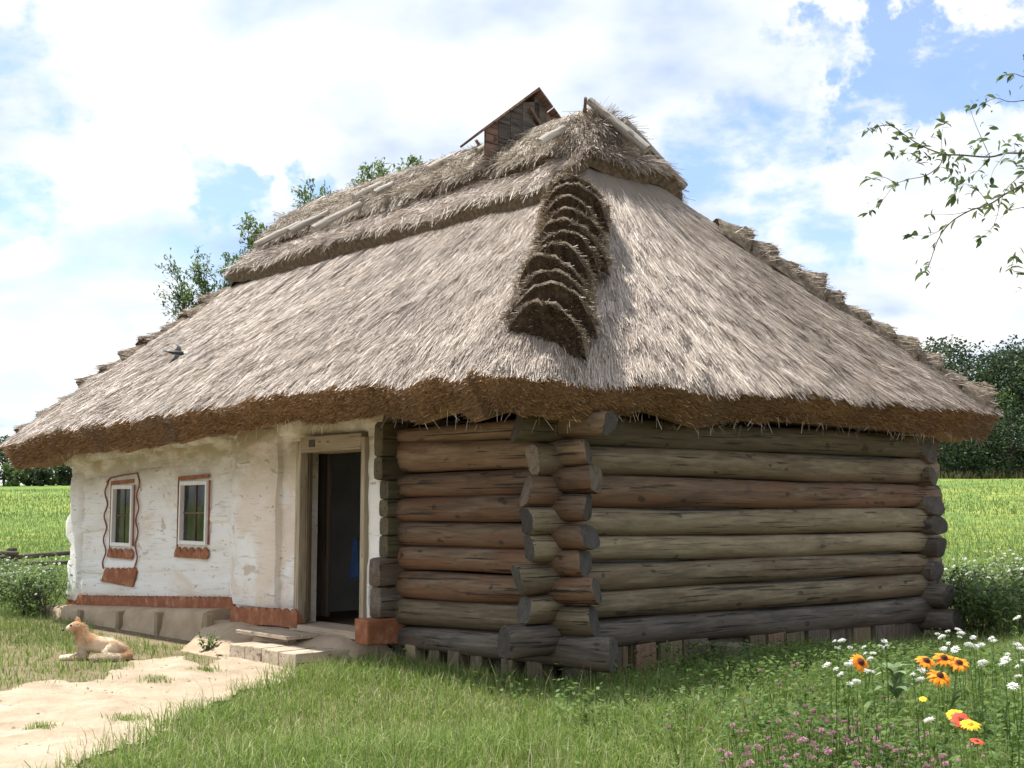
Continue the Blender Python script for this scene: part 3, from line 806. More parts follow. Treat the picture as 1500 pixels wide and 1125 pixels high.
mb = MB(); mb.box((rc[0], UC, on_end(538, 947, UC)[2]), (0.0, rl[1], on_end(538, 908, UC)[2]), jit=0.008)
o = mb.obj('ochre_sill_end', M_OCHRE, house, bevel=0.02)

# door
d_l, d_r = on_front(432, 660), on_front(532, 660)
fr = empty('door_frame', parent=house)
def frame_piece(name, a, b2, parent, m=M_FRAMEW, bev=0.008):
    """a board; its own origin so that the grain runs along its longest side"""
    a, b2 = Vector(a), Vector(b2); c = (a + b2) / 2; h = (b2 - a) / 2
    ax = max(range(3), key=lambda i: h[i])
    x = Vector((0, 0, 0)); x[ax] = 1
    y = Vector((0, 0, 0)); y[(ax + 1) % 3] = 1
    z = x.cross(y)
    dims = (h[ax], h[(ax + 1) % 3], h[(ax + 2) % 3])
    mb_ = MB(); mb_.box(tuple(-d for d in dims), dims, jit=0.003)
    me = mb_.mesh(name, m, bevel=min(bev, min(dims) * 0.4))
    return link(name, me, parent, c, Matrix((x, y, z)).transposed().to_quaternion())
frame_piece('jamb', (-0.255, DU1 - 0.085, DZ0 - 0.02), (-0.15, DU1 + 0.01, DZ1), fr)
frame_piece('jamb', (-0.255, DU0 - 0.01, DZ0 - 0.02), (-0.10, DU0 + 0.055, DZ1), fr)
frame_piece('lintel', (-0.262, DU0 + 0.053, DZ1 - 0.13), (0.12, DU1 - 0.083, DZ1 + 0.04), fr)
frame_piece('inner_jamb', (-0.145, DU1 - 0.10, DZ0), (-0.10, DU1 + 0.02, DZ1 - 0.10), fr, M_GREY)
frame_piece('sill', (-0.30, DU0 - 0.01, DZ0 - 0.10), (0.12, DU1 + 0.02, DZ0 - 0.022), fr, M_STEP)
frame_piece('plate', (-0.272, 3.43, DZ1 - 0.075), (-0.263, 3.54, DZ1 + 0.0), fr, M_METAL, 0.002)
DU1 = max(DU1, 3.6)
fp = frame_piece('door', (0.24, DU1 + 0.10, 0.34), (0.29, DU1 + 1.05, DZ1 - 0.12), house, M_DARK)
mb = MB(); mb.box((-0.13, DU0 - 0.15, DZ1 + 0.042), (0.12, DU1 + 0.12, 2.52)); mb.obj('daub_filling', M_WHITE, house)
log((-0.12, 2.30, 2.44), (-0.12, 5.45, 2.50), 0.10, 0.11, mats=[M_WHITE, M_WHITE], name='plastered_log', power=3)
# wall plate running on under the left eaves
log((-0.14, 5.40, 2.50), (-0.14, L_ + 0.25, 2.29), 0.15, 0.12, mats=[M_WHITE, M_WHITE], name='plastered_log', power=3, segs=22)

# windows
def wave_strip(name, pts, width, v0, v1, m, parent):
    V, Fc = [], []
    n = len(pts)
    for i, (u, z) in enumerate(pts):
        a = pts[max(0, i - 1)]; b2 = pts[min(n - 1, i + 1)]
        t = Vector((b2[0] - a[0], b2[1] - a[1])).normalized(); nn = Vector((-t.y, t.x)) * width / 2
        for v in (v0, v1):
            V += [(v, u + nn.x, z + nn.y), (v, u - nn.x, z - nn.y)]
    for i in range(n - 1):
        a = 4 * i; b2 = a + 4
        Fc += [(a, a + 1, b2 + 1, b2), (a + 2, b2 + 2, b2 + 3, a + 3), (a, b2, b2 + 2, a + 2), (a + 1, a + 3, b2 + 3, b2 + 1)]
    Fc += [(0, 2, 3, 1), (4 * n - 4, 4 * n - 3, 4 * n - 1, 4 * n - 2)]
    me = bpy.data.meshes.new(name); me.from_pydata(V, [], Fc); me.materials.append(m)
    bm = bmesh.new(); bm.from_mesh(me); bmesh.ops.recalc_face_normals(bm, faces=bm.faces); bm.to_mesh(me); bm.free()
    return link(name, me, parent)
for wi, (u0, u1, z0, z1) in enumerate(WIN):
    w = empty('window', parent=house)
    f = 0.042
    t = 0.0
    frame_piece('frame', (-0.165, u0, z0), (0.06, u0 + f, z1), w, M_WPAINT, 0.004)
    frame_piece('frame', (-0.165, u1 - f, z0), (0.06, u1, z1), w, M_WPAINT, 0.004)
    frame_piece('frame', (-0.163, u0 + f, z1 - f * 1.3), (0.06, u1 - f, z1 - 0.002), w, M_WPAINT, 0.004)
    frame_piece('frame', (-0.163, u0 + f, z0 + 0.002), (0.06, u1 - f, z0 + f * 1.2), w, M_WPAINT, 0.004)
    um = (u0 + u1) / 2
    zm = z0 + (z1 - z0) * 0.50
    frame_piece('glazing_bar', (-0.118, um - 0.010, z0 + f), (-0.088, um + 0.010, z1 - f), w, M_GREY, 0.002)
    frame_piece('glazing_bar', (-0.116, u0 + f, zm - 0.010), (-0.090, u1 - f, zm + 0.010), w, M_GREY, 0.002)
    for (a, b2) in ((u0 + f - 0.004, um - 0.011), (um + 0.011, u1 - f + 0.004)):
        for (c, d) in ((z0 + f - 0.004, zm - 0.011), (zm + 0.011, z1 - f + 0.004)):
            mb = MB(); mb.box((-0.106, a, c), (-0.100, b2, d)); mb.obj('pane', M_GLASS, w)
    # painted trim round the frame, a hair proud of the wash
    V0, V1 = -0.156, -0.138
    wave_strip('painted_trim', [(u0 - 0.02, z1 + 0.055), (u1 + 0.05, z1 + 0.035)], 0.048, V0, V1, M_OCHRE, w)
    wave_strip('painted_trim', [(u1 + 0.045, z1 + 0.01), (u1 + 0.035, z0 - 0.05)], 0.013, V0, V1, M_LINE, w)
    wave_strip('painted_trim', [(u0 - 0.045, z1 - 0.0), (u0 - 0.045, z0 + 0.01)], 0.020, V0, V1, M_LINE, w)
    o = scallop_band('painted_sill', ((u0 - 0.06, z0 - 0.105), (u1 + 0.10, z0 - 0.115)), ((u0 - 0.02, z0 - 0.165), (u1 + 0.10, z0 - 0.16)), -0.156, -0.136, 5, 0.085, jit=0.004)
    o.parent = w
    if wi == 0:
        zz_ = np.linspace(z1 + 0.06, z0 - 0.32, 50)
        lp = [(u1 + 0.20 + 0.045 * math.sin((z - z0) * 19.0), z) for z in zz_]
        rp = [(u0 - 0.15 + 0.035 * math.sin((z - z0) * 19.0 + 1.0), z) for z in zz_]
        wave_strip('painted_trim', [(u0 - 0.12, z1 + 0.155), (u0 + 0.3, z1 + 0.14), (u1 + 0.08, z1 + 0.105), (u1 + 0.2, z1 + 0.05)], 0.018, V0, V1, M_LINE, w)
        wave_strip('painted_trim', lp, 0.013, V0, V1, M_LINE, w)
        wave_strip('painted_trim', [(u0 - 0.115, z1 + 0.16)] + rp, 0.013, V0, V1, M_LINE, w)
        o = scallop_band('painted_panel', ((u0 - 0.18, z0 - 0.31), (u1 + 0.17, z0 - 0.35)), ((u0 - 0.08, z0 - 0.53), (u1 + 0.26, z0 - 0.50)), -0.156, -0.136, 6, 0.045)
        o.parent = w

zs3 = np.linspace(0.20, 2.06, 30)
ed = np.interp(zs3, [0.2, 0.34, 0.40, 0.66, 0.72, 0.98, 1.04, 1.12, 1.40, 1.46, 1.72, 1.78, 2.06], [10.06, 10.10, 10.02, 10.04, 9.97, 9.99, 9.95, 10.16, 10.18, 9.98, 10.02, 10.08, 10.00])
ragged_panel('plaster_pier', M_WHITE, np.full(30, 9.62), ed, zs3, -0.175, 0.0, seed=15)
# clay ledge with posts under the windows
def clay_block(name, poly_v, u0, u1, zb0, zt0, zb1, zt1, m, seed, nu=24):
    """ledge: profile swept along u; top and bottom heights vary linearly"""
    V, Fc = [], []
    n = 9
    for i in range(nu + 1):
        t = i / nu; u = u0 + (u1 - u0) * t
        zb_ = zb0 + (zb1 - zb0) * t; zt_ = zt0 + (zt1 - zt0) * t
        prof = [(0.0, zt_), (poly_v + 0.16, zt_ + 0.01), (poly_v + 0.06, zt_), (poly_v + 0.01, zt_ - 0.04), (poly_v, (zt_ * 2 + zb_) / 3), (poly_v - 0.01, (zt_ + 2 * zb_) / 3), (poly_v - 0.03, zb_ + 0.02), (poly_v - 0.03, zb_ - 0.2), (0.0, zb_ - 0.2)]
        for k, (v, z) in enumerate(prof):
            e_ = 0.014 if 0 < k < 7 else 0
            V.append((v + e_ * float(fbm(u * 2.3 + k, z * 3, seed)), u, z + e_ * 0.8 * float(fbm(u * 2.0, k * 1.7, seed + 3))))
    for i in range(nu):
        for k in range(n - 1):
            a = i * n + k
            Fc.append((a, a + n, a + n + 1, a + 1))
    Fc.append(tuple(range(n))); Fc.append(tuple(nu * n + k for k in reversed(range(n))))
    me = bpy.data.meshes.new(name); me.from_pydata(V, [], Fc); me.materials.append(m)
    bm = bmesh.new(); bm.from_mesh(me); bmesh.ops.recalc_face_normals(bm, faces=bm.faces); bm.to_mesh(me); bm.free()
    sm(me, 0.8)
    return link(name, me, house)
LV = -0.50
lp0, lp1 = on_front(331, 905, LV), on_front(62, 888, LV)
ledge = clay_block('clay_ledge', LV, 5.36, lp1[1], 0.0, 0.36, -0.08, lp1[2], M_CLAY, 12, 40)
for px in (68, 118, 175, 232, 305):
    p = on_front(px, 910, LV - 0.02)
    mb = MB()
    zt = 0.33 + (lp1[2] - 0.36) * (p[1] - 5.36) / (lp1[1] - 5.36)
    mb.box((LV - 0.055, p[1] - 0.055, -0.2), (LV + 0.03, p[1] + 0.055, zt + 0.0), jit=0.014)
    mb.obj('ledge_post', M_CLAYP, house, bevel=0.012)
# clay slope under the door and the boards lying on it
def mound():
    nu, nv = 40, 18
    V, Fc = [], []
    for i in range(nu + 1):
        u = 2.30 + (5.50 - 2.30) * i / nu
        for j in range(nv + 1):
            v = 0.05 - 1.45 * j / nv
            d = -v
            z = np.interp(d, [0, 0.30, 0.45, 0.75, 1.0, 1.4], [0.25, 0.25, 0.235, 0.12, 0.02, -0.06])
            if u < 2.75: z *= max(0.0, (u - 2.30) / 0.45) ** 0.6
            um_ = 5.40 - 0.85 * max(0.0, d - 0.35)
            if u > um_: z = -0.06 + (z + 0.06) * max(0.0, 1 - (u - um_) / 0.12)
            z += 0.012 * float(fbm(u * 2.5, v * 2.5, 17))
            V.append((v, u, z))
    for i in range(nu):
        for j in range(nv):
            a = i * (nv + 1) + j
            Fc.append((a, a + nv + 1, a + nv + 2, a + 1))
    me = bpy.data.meshes.new('clay_slope'); me.from_pydata(V, [], Fc); me.materials.append(M_CLAY); sm(me, 1.2)
    return link('clay_slope', me, house)
mound()
# foundation under the bare logs: split posts and boards
def found_post(p, w, th, zt, m, lean=0.0, name='foundation_post'):
    mb_ = MB(); mb_.box((-0.28, -w / 2, -th / 2), (zt, w / 2, th / 2), jit=0.012)
    me = mb_.mesh(name, m, bevel=0.012)
    q_ = Matrix(((0, 0, -1), (0, 1, 0), (1, 0, 0))).to_quaternion()
    q_ = Quaternion((1, 0, 0), lean) @ q_
    return link(name, me, house, p, q_)
for px, w in ((607, 0.16), (638, 0.16), (668, 0.17), (700, 0.16), (748, 0.17), (788, 0.20)):
    p = on_front(px, 975, -0.05)
    found_post((-0.02, p[1], 0), w, 0.14, 0.24, M_CLAYP if px % 2 else M_GREY, random.uniform(-0.12, 0.12))
mb = MB(); mb.box((0.06, 0.1, -0.2), (0.1, 2.4, 0.2)); mb.obj('foundation_backing', M_DARK, house)
ex = [893, 905, 925, 945, 968, 995, 1018]
def found_board(px0, px1, y, m):
    a, b2 = on_end(px0, y, -0.07), on_end(px1, y, -0.07)
    zt = 0.31 + (0.19 - 0.31) * ((a[0] + b2[0]) / 2 - 0.26) / 5.49
    w = b2[0] - a[0]
    mb_ = MB(); mb_.box((-0.3, -w / 2 + 0.006, -0.045), (zt + 0.01, w / 2 - 0.006, 0.045), jit=0.012)
    me = mb_.mesh('foundation_board', m, bevel=0.01)
    x, y_, z = Vector((0, 0, 1)), Vector((1, 0, 0)), Vector((0, 1, 0))
    q_ = Matrix((x, y_, z)).transposed().to_quaternion()
    o_ = link('foundation_board', me, house, ((a[0] + b2[0]) / 2, -0.05 + random.uniform(-0.02, 0.02), 0), q_)
    return o_
for a, b2, m_ in ((872, 896, M_GREY), (897, 920, M_GREY), (922, 926, M_GREY), (928, 960, M_BOARD), (965, 996, M_GREY), (1000, 1036, M_DARK), (1098, 1122, M_GREY), (1123, 1146, M_BOARD), (1149, 1177, M_GREY), (1180, 1214, M_DARK), (1216, 1248, M_DARK), (1250, 1276, M_GREY), (1278, 1308, M_DARK), (1310, 1334, M_DARK)):
    found_board(a, b2, 960, m_)
mb = MB(); mb.box((0.1, 0.0, -0.2), (W_, 0.04, 0.25)); mb.obj('foundation_backing', M_DARK, house)
sp = on_end(1071, 943, -0.36)
log((sp[0], -0.36, -0.2), (sp[0], -0.36, sp[2]), 0.21, 0.21, 0.19, 0.19, [M_DARK, M_ENDP], name='foundation_stump', wob=0.012, power=2.0, bow=0)

# ------------------------------------------------------------------ thatched roof
roof = empty('thatched_roof', parent=house)
RIDGE_V, RU0, RU1, RIDGE_Z = 3.17, 2.45, 8.75, 6.12
def eave_z(v, u):
    return 2.655 + 0.016 * (v + 1.2) + 0.02 * np.sin(u * 0.7) - 0.0048 * np.clip(u - 3.5, 0, 99) ** 2
def round_rect(v0, v1, u0, u1, rad, n):
    """closed loop, equal steps, starting on the front side at small u"""
    pts = []
    def arc(cv, cu, a0):
        return [(cv + rad * math.cos(a), cu + rad * math.sin(a)) for a in np.linspace(a0, a0 + math.pi / 2, 10)]
    pts += arc(v0 + rad, u0 + rad, math.pi); pts += arc(v1 - rad, u0 + rad, 1.5 * math.pi)
    pts += arc(v1 - rad, u1 - rad, 0); pts += arc(v0 + rad, u1 - rad, 0.5 * math.pi)
    P = np.array(pts + [pts[0]])
    d = np.concatenate([[0], np.cumsum(np.hypot(*np.diff(P, axis=0).T))])
    s = np.linspace(0, d[-1], n, endpoint=False)
    return np.stack([np.interp(s, d, P[:, 0]), np.interp(s, d, P[:, 1])], 1), s
class Thatch:
    """a hipped straw shell: outline loop -> ridge line"""
    def __init__(s, v0, v1, u0, u1, rad, zfun, rv, ru0, ru1, rz, n, seed, amp, sagz=0.06):
        s.loop, s.arc = round_rect(v0, v1, u0, u1, rad, n)
        s.n = n; s.zf = zfun; s.rv, s.ru0, s.ru1, s.rz = rv, ru0, ru1, rz
        s.seed, s.amp, s.sagz = seed, amp, sagz
        s.rad = rad; s.b = (v0, v1, u0, u1)
        # where along the ridge each eave point aims: corners of the loop go to the ridge ends
        s.tv = np.full(n, rv)
        s.tu = np.interp(s.loop[:, 1], [u0 + rad, u1 - rad], [ru0, ru1])
        mid_end0 = s.loop[:, 1] <= u0 + rad * 0.9
        s.tu[mid_end0] = ru0
        s.tu[s.loop[:, 1] >= u1 - rad * 0.9] = ru1
        s.ez = zfun(s.loop[:, 0], s.loop[:, 1]) + amp * 0.4 * fbm(s.arc * 1.1, s.arc * 0 + 3, seed) 
    def pt(s, fi, t):
        """fi: fractional loop index, t: 0 eave..1 ridge"""
        fi = np.asarray(fi, float) % s.n; i0 = np.floor(fi).astype(int) % s.n; i1 = (i0 + 1) % s.n; f = fi - np.floor(fi)
        g = lambda a: a[i0] * (1 - f) + a[i1] * f
        lv, lu, lz, tv, tu = g(s.loop[:, 0]), g(s.loop[:, 1]), g(s.ez), g(s.tv), g(s.tu)
        v = lv + (tv - lv) * t; u = lu + (tu - lu) * t; z = lz + (s.rz - lz) * t - s.sagz * np.sin(np.pi * np.clip(t, 0, 1))
        per = s.arc[-1] + s.arc[1]
        a = fi / s.n * per
        d = s.amp * (fbm(a * 1.3 + 5, t * 5.0, s.seed + 7) * 0.7 + 0.5 * fbm(a * 4.0, t * 14.0, s.seed + 9)) * np.clip(1 - t, 0.15, 1)
        return np.stack([v, u, z + d], -1)
    def frame(s, fi, t):
        e_ = 0.01
        p = s.pt(fi, t)
        dn = s.pt(fi, t - e_) - p
        si = s.pt(np.asarray(fi) + 0.5, t) - p
        dn /= np.linalg.norm(dn, axis=-1, keepdims=True) + 1e-9
        si /= np.linalg.norm(si, axis=-1, keepdims=True) + 1e-9
        nn = np.cross(si, dn)
        nn /= np.linalg.norm(nn, axis=-1, keepdims=True) + 1e-9
        nn[nn[:, 2] < 0] *= -1
        # straw lies along the line from ridge to eave: it fans out at the hips
        fl = s.pt(fi, np.asarray(t) - 0.12) - s.pt(fi, np.asarray(t) + 0.02)
        fl -= nn * np.sum(fl * nn, -1, keepdims=True)
        fl /= np.linalg.norm(fl, axis=-1, keepdims=True) + 1e-9
        return p, fl, nn
    def build(s, name, T, thick_in, thick_dn, under_in, under_z, mats, parent):
        n = s.n
        idx = np.arange(n)
        rings, uvs = [], []
        for t in np.linspace(0, 1, T):
            rings.append(s.pt(idx, np.full(n, t))); uvs.append(np.stack([s.arc, np.full(n, t * 4.6)], 1))
        V = np.concatenate(rings[::-1]); UV = np.concatenate(uvs[::-1])
        # rim: the cut face of the straw, then the underside back to the wall
        top = s.pt(idx, np.zeros(n))
        nl = np.roll(s.loop, -1, 0) - np.roll(s.loop, 1, 0); nl /= np.linalg.norm(nl, axis=1, keepdims=True)
        inn = np.stack([-nl[:, 1], nl[:, 0]], 1)
        R1 = []
        for k, (fi_, fd) in enumerate(((-0.02, 0.04), (0.5, 0.52), (1.0, 1.0))):
            r_ = top.copy(); w_ = 1 + 0.12 * fbm(s.arc * 2.1, s.arc * 0 + k, s.seed + 20)
            r_[:, :2] += inn * (thick_in * fi_)
            r_[:, 2] -= thick_dn * fd * w_
            R1.append(r_)
        if under_in:
            r_ = R1[-1].copy(); r_[:, :2] += inn * under_in; r_[:, 2] += under_z; R1.append(r_)
        V = np.concatenate([V] + R1)
        UV = np.concatenate([UV] + [np.stack([s.arc, np.full(n, -0.12 * (k + 1))], 1) for k in range(len(R1))])
        nr = T + len(R1)
        Fs, Ms = [], []
        for k in range(nr - 1):
            a = k * n + idx; b2 = k * n + (idx + 1) % n
            Fs.append(np.stack([a, b2, b2 + n, a + n], 1)); Ms += [0 if k < T - 1 else 1] * n
        Fq = np.concatenate(Fs)
        me = np_mesh(name, V, [Fq], mats, UV, True, Ms)
        bm = bmesh.new(); bm.from_mesh(me); bmesh.ops.recalc_face_normals(bm, faces=bm.faces)
        bm.to_mesh(me); bm.free()
        s.rim = R1; s.inn = inn
        return link(name, me, parent)
def straws(name, P, Dn, Nn, length, width, mat, parent, lift=0.12, yaw=0.16, roll=0.6, sink=0.35, seed=0):
    """thin flat straws lying on a surface; P,Dn,Nn (N,3)"""
    rg = np.random.default_rng(seed)
    N = len(P)
    L = length * rg.uniform(0.6, 1.4, (N, 1)); Wd = width * rg.uniform(0.6, 1.4, (N, 1))
    Sd = np.cross(Nn, Dn)
    ya = rg.normal(0, yaw, (N, 1)); li = np.abs(rg.normal(0, lift, (N, 1)))
    D = Dn * np.cos(ya) + Sd * np.sin(ya)
    S = np.cross(Nn, D); ro = rg.normal(0, roll, (N, 1))
    S2 = S * np.cos(ro) + Nn * np.sin(ro)
    D = D * np.cos(li) + Nn * np.sin(li)
    A = P + Nn * rg.uniform(0.0, 0.012, (N, 1)) - D * L * sink
    B = A + D * L
    V = np.stack([A - S2 * Wd / 2, A + S2 * Wd / 2, B + S2 * Wd * 0.35, B - S2 * Wd * 0.35], 1).reshape(-1, 3)
    Fq = np.arange(N * 4).reshape(N, 4)
    o_ = link(name, np_mesh(name, V, [Fq], mat, smooth=False), parent)
    o_['kind'] = 'stuff'
    return o_
main = Thatch(-1.2, W_ + 1.2, -0.62, 10.30, 0.38, eave_z, RIDGE_V, RU0, RU1, RIDGE_Z, 760, 3, 0.055)
main.build('thatch', 46, 0.20, 0.31, 1.0, 0.30, [M_THATCH, M_RIM], roof)
def sample(th, N, tmin, tmax, sides, rg, end_share=None):
    """random places on chosen sides: sides = list of (index range) by loop position"""
    per = th.n
    lv, lu = th.loop[:, 0], th.loop[:, 1]
    v0, v1, u0, u1 = th.b
    w = np.zeros(per)
    fr_ = lv < v0 + 0.25; en = lu < u0 + 0.25; bk = lv > v1 - 0.25; fe = lu > u1 - 0.25
    w[fr_] = sides[0]; w[en] = np.maximum(w[en], sides[1]); w[bk] = np.maximum(w[bk], sides[2]); w[fe] = np.maximum(w[fe], sides[3])
    p = w / w.sum()
    fi = rg.choice(per, N, p=p) + rg.uniform(0, 1, N)
    # fewer near the ridge on a triangular side
    t = rg.uniform(tmin, tmax, N)
    lv_ = th.loop[(fi.astype(int)) % per]
    tri = (lv_[:, 1] < u0 + 0.25) | (lv_[:, 1] > u1 - 0.25)
    t = np.where(tri, tmax - (tmax - tmin) * np.sqrt(rg.uniform(0, 1, N)), t)
    return fi, t
rg = np.random.default_rng(21)
fi, t = sample(main, 300000, 0.055, 0.74, (1.0, 1.25, 0.12, 0.2), rg)
p_, d_, n_ = main.frame(fi, t)
straws('straw', p_, d_, n_, 0.46, 0.0048, M_STRAW, roof, lift=0.035, yaw=0.10, seed=1)
# ragged longer straws over the eave edge
fi, t = sample(main, 16000, 0.0, 0.045, (1.0, 1.0, 0.15, 0.3), rg)
p_, d_, n_ = main.frame(fi, t)
clump = fbm(fi / main.n * 38 * 1.3, fi * 0, 77)
keep = rg.uniform(-0.9, 0.9, len(fi)) < clump + 0.35
straws('straw', p_[keep], d_[keep], n_[keep], 0.17, 0.0068, M_STRAW, roof, lift=0.04, yaw=0.22, sink=0.55, seed=2)
# bristles of the cut face
fi = rg.integers(0, main.n, 60000); kk = rg.uniform(0, 1, len(fi)) ** 0.9
wv = np.where((main.loop[fi, 0] > W_ + 0.9) | (main.loop[fi, 1] > 9.8), rg.uniform(0, 1, len(fi)) < 0.15, True)
fi, kk = fi[wv], kk[wv]
a_ = main.rim[0][fi]; b_ = main.rim[2][fi]
p_ = a_ * (1 - kk[:, None]) + b_ * kk[:, None]
outv = np.stack([-main.inn[fi, 0], -main.inn[fi, 1], np.full(len(fi), -0.62)], 1); outv /= np.linalg.norm(outv, axis=1, keepdims=True)
upv = np.stack([-main.inn[fi, 0] * 0.6, -main.inn[fi, 1] * 0.6, np.full(len(fi), 1.0)], 1); upv -= outv * np.sum(upv * outv, 1, keepdims=True); upv /= np.linalg.norm(upv, axis=1, keepdims=True)
straws('cut_straw', p_, outv, upv, 0.065, 0.0065, M_STRAWB, roof, lift=0.2, yaw=0.35, sink=0.3, roll=1.2, seed=3)
# a few loose straws hanging under the edge
fi = rg.integers(0, main.n, 900); p_ = main.rim[2][fi] + rg.normal(0, 0.03, (len(fi), 3))
hd = rg.normal(0, 0.45, (len(fi), 3)); hd[:, 2] = -1; hd /= np.linalg.norm(hd, axis=1, keepdims=True)
hn = np.stack([-main.inn[fi, 0], -main.inn[fi, 1], np.zeros(len(fi))], 1); hn -= hd * np.sum(hn * hd, 1, keepdims=True); hn /= np.linalg.norm(hn, axis=1, keepdims=True)
straws('loose_straw', p_, hd, hn, 0.10, 0.006, M_STRAWT, roof, lift=0.1, yaw=0.2, sink=0.2, seed=4)

# ---- hip bundles: stepped sheaves laid up each hip
def hip_bundles(c0, c1, count, s0, s1, seed, width=0.30, fine=True, hk=1.0):
    """c0 eave corner, c1 ridge end (house coordinates)"""
    rg_ = np.random.default_rng(seed)
    A, B = np.array(c0, float), np.array(c1, float)
    h = (B - A); Lh = np.linalg.norm(h); h /= Lh
    lat = np.array([-h[1], h[0], 0]); lat /= np.linalg.norm(lat)
    nn = np.cross(h, lat); nn *= np.sign(nn[2])
    # fall of the two roof planes away from the hip, measured along nn
    def fall(x):
        return -0.62 * np.sqrt(x * x + 0.012) + 0.068
    slope = h[2] / math.hypot(h[0], h[1])
    SP, SB = [], []
    for k in range(count):
        s = s0 + (s1 - s0) * k / (count - 1)
        step = (s1 - s0) / (count - 1) * Lh
        base = A + h * (s * Lh) + lat * rg_.normal(0, 0.03)
        wj = width * rg_.uniform(0.86, 1.14) * (1.06 - 0.22 * k / count); tilt = rg_.normal(0, 0.05)
        top = (step * slope * 0.98 + 0.07) * hk * (1 if fine else rg_.uniform(0.55, 1.35)) + rg_.normal(0, 0.024); skw = rg_.normal(0, 0.22)          # height of the butt face above the hip
        nj = 19
        V, Fc, Mi = [], [], []
        def P_at(a, ds, H_, jag=0.0):
            return base + h * (ds + jag + tilt * a) + lat * (a * wj) + nn * H_
        def arch(a): return max(0.0, 1 - abs(a) ** 2.3) ** 0.7
        offs = [(0.10, 1.0), (0.14, 1.04), (step * 0.6, 0.66), (step * 1.5, 0.05)]
        for (ds, th) in offs:
            for j in range(nj):
                a = -1 + 2 * j / (nj - 1)
                jag = 0.045 * float(fbm(j * 1.3, k * 3.3, seed, 3)) if ds < 0.15 else 0
                H_ = fall(a * wj) + (top * (1 + skw * a) + 0.5 * abs(fall(a * wj))) * th * arch(a) + 0.012 - 0.08 * abs(a) ** 5 + 0.03 * float(fbm(j * 0.8, k * 2.1 + ds * 3, seed + 2))
                V.append(tuple(P_at(a, ds - 0.04 * abs(a) ** 2, H_, jag)))
        lo = len(V)
        for j in range(nj):
            a = -1 + 2 * j / (nj - 1)
            V.append(tuple(P_at(a * 0.97, 0.055 - 0.04 * abs(a) ** 2, fall(a * wj) - 0.02 - 0.12 * (1 - a * a))))
        for r_ in range(3):
            for j in range(nj - 1):
                a = r_ * nj + j; Fc.append((a, a + 1, a + nj + 1, a + nj)); Mi.append(0)
        for j in range(nj - 1): Fc.append((j + 1, j, lo + j, lo + j + 1)); Mi.append(1)
        me = bpy.data.meshes.new('hip_bundle'); me.from_pydata(V, [], Fc); me.materials.append(M_THATCHB); me.materials.append(M_BUTT)
        me.polygons.foreach_set('material_index', Mi); sm(me, 0.9)
        link('hip_bundle', me, roof)
        ns = 650 if fine else 160
        a = rg_.uniform(-1, 1, ns); q_ = rg_.uniform(0, 1, ns) ** 2.0
        ds = 0.12 + q_ * step * 0.6
        ar = np.maximum(0, 1 - np.abs(a) ** 2.3) ** 0.7
        th = np.interp(ds, [0.10, step * 0.6, step * 1.5], [1.04, 0.66, 0.05])
        H_ = fall(a * wj) + (top * (1 + skw * a) + 0.5 * np.abs(fall(a * wj))) * th * ar + 0.022
        P_ = base + h * (ds - 0.04 * np.abs(a) ** 2 + tilt * a)[:, None] + lat * (a * wj)[:, None] + nn * H_[:, None]
        side = np.sign(a) * np.abs(a) ** 1.5
        flat = -h * math.cos(math.atan(slope)) + nn * math.sin(math.atan(slope)) * 0.6      # nearly level, outwards
        D_ = flat + lat * (0.45 * side)[:, None]
        N_ = nn + lat * (side * 0.9)[:, None] + h * 0.4; N_ -= D_ * (np.sum(N_ * D_, 1, keepdims=True) / np.sum(D_ * D_, 1, keepdims=True))
        N_ /= np.linalg.norm(N_, axis=1, keepdims=True); D_ /= np.linalg.norm(D_, axis=1, keepdims=True)
        SP.append((P_, D_, N_))
        # short stubble on the butt face
        nb_ = 620 if fine else 100
        a = rg_.uniform(-0.97, 0.97, nb_); q_ = rg_.uniform(0, 1, nb_)
        ar = np.maximum(0, 1 - np.abs(a) ** 2.3) ** 0.7
        H_ = fall(a * wj) + ((top + 0.5 * np.abs(fall(a * wj))) * ar + 0.06) * q_ - 0.05
        P_ = base + h * (0.055 + 0.05 * q_ - 0.04 * np.abs(a) ** 2 + tilt * a)[:, None] + lat * (a * wj)[:, None] + nn * H_[:, None]
        SB.append((P_, D_[0] * 0 + flat + rg_.normal(0, 0.15, (nb_, 3)), np.tile(nn + h * 0.3, (nb_, 1))))
    P_, D_, N_ = (np.concatenate([q_[i] for q_ in SP]) for i in range(3))
    straws('bundle_straw', P_, D_, N_, 0.16, 0.0062, M_STRAWT, roof, lift=0.20, yaw=0.40, sink=0.55, seed=seed)
    P_, D_, N_ = (np.concatenate([q_[i] for q_ in SB]) for i in range(3))
    D_ /= np.linalg.norm(D_, axis=1, keepdims=True); N_ /= np.linalg.norm(N_, axis=1, keepdims=True)
    straws('bundle_stubble', P_, D_, N_, 0.07, 0.007, M_STUB, roof, lift=0.15, yaw=0.3, sink=0.5, roll=1.2, seed=seed + 1)
M_STUB = straw_mat('stubble', ((0.0, (0.05, 0.031, 0.016)), (0.6, (0.13, 0.086, 0.047)), (0.9, (0.24, 0.17, 0.10)), (1.0, (0.50, 0.41, 0.30))))
M_THATCHB = simple('bundle_straw_body', ((0.3, (0.075, 0.055, 0.036)), (0.5, (0.18, 0.14, 0.10)), (0.75, (0.33, 0.27, 0.20))), 16.0, 0.95, 0.9, 0.03)
EA = (-1.2, -0.62, 2.66); RA = (RIDGE_V, RU0, RIDGE_Z)
hip_bundles((-0.86, -0.62, 2.70), (RIDGE_V - 0.12, RU0, RIDGE_Z), 11, 0.085, 0.605, 31, width=0.385)
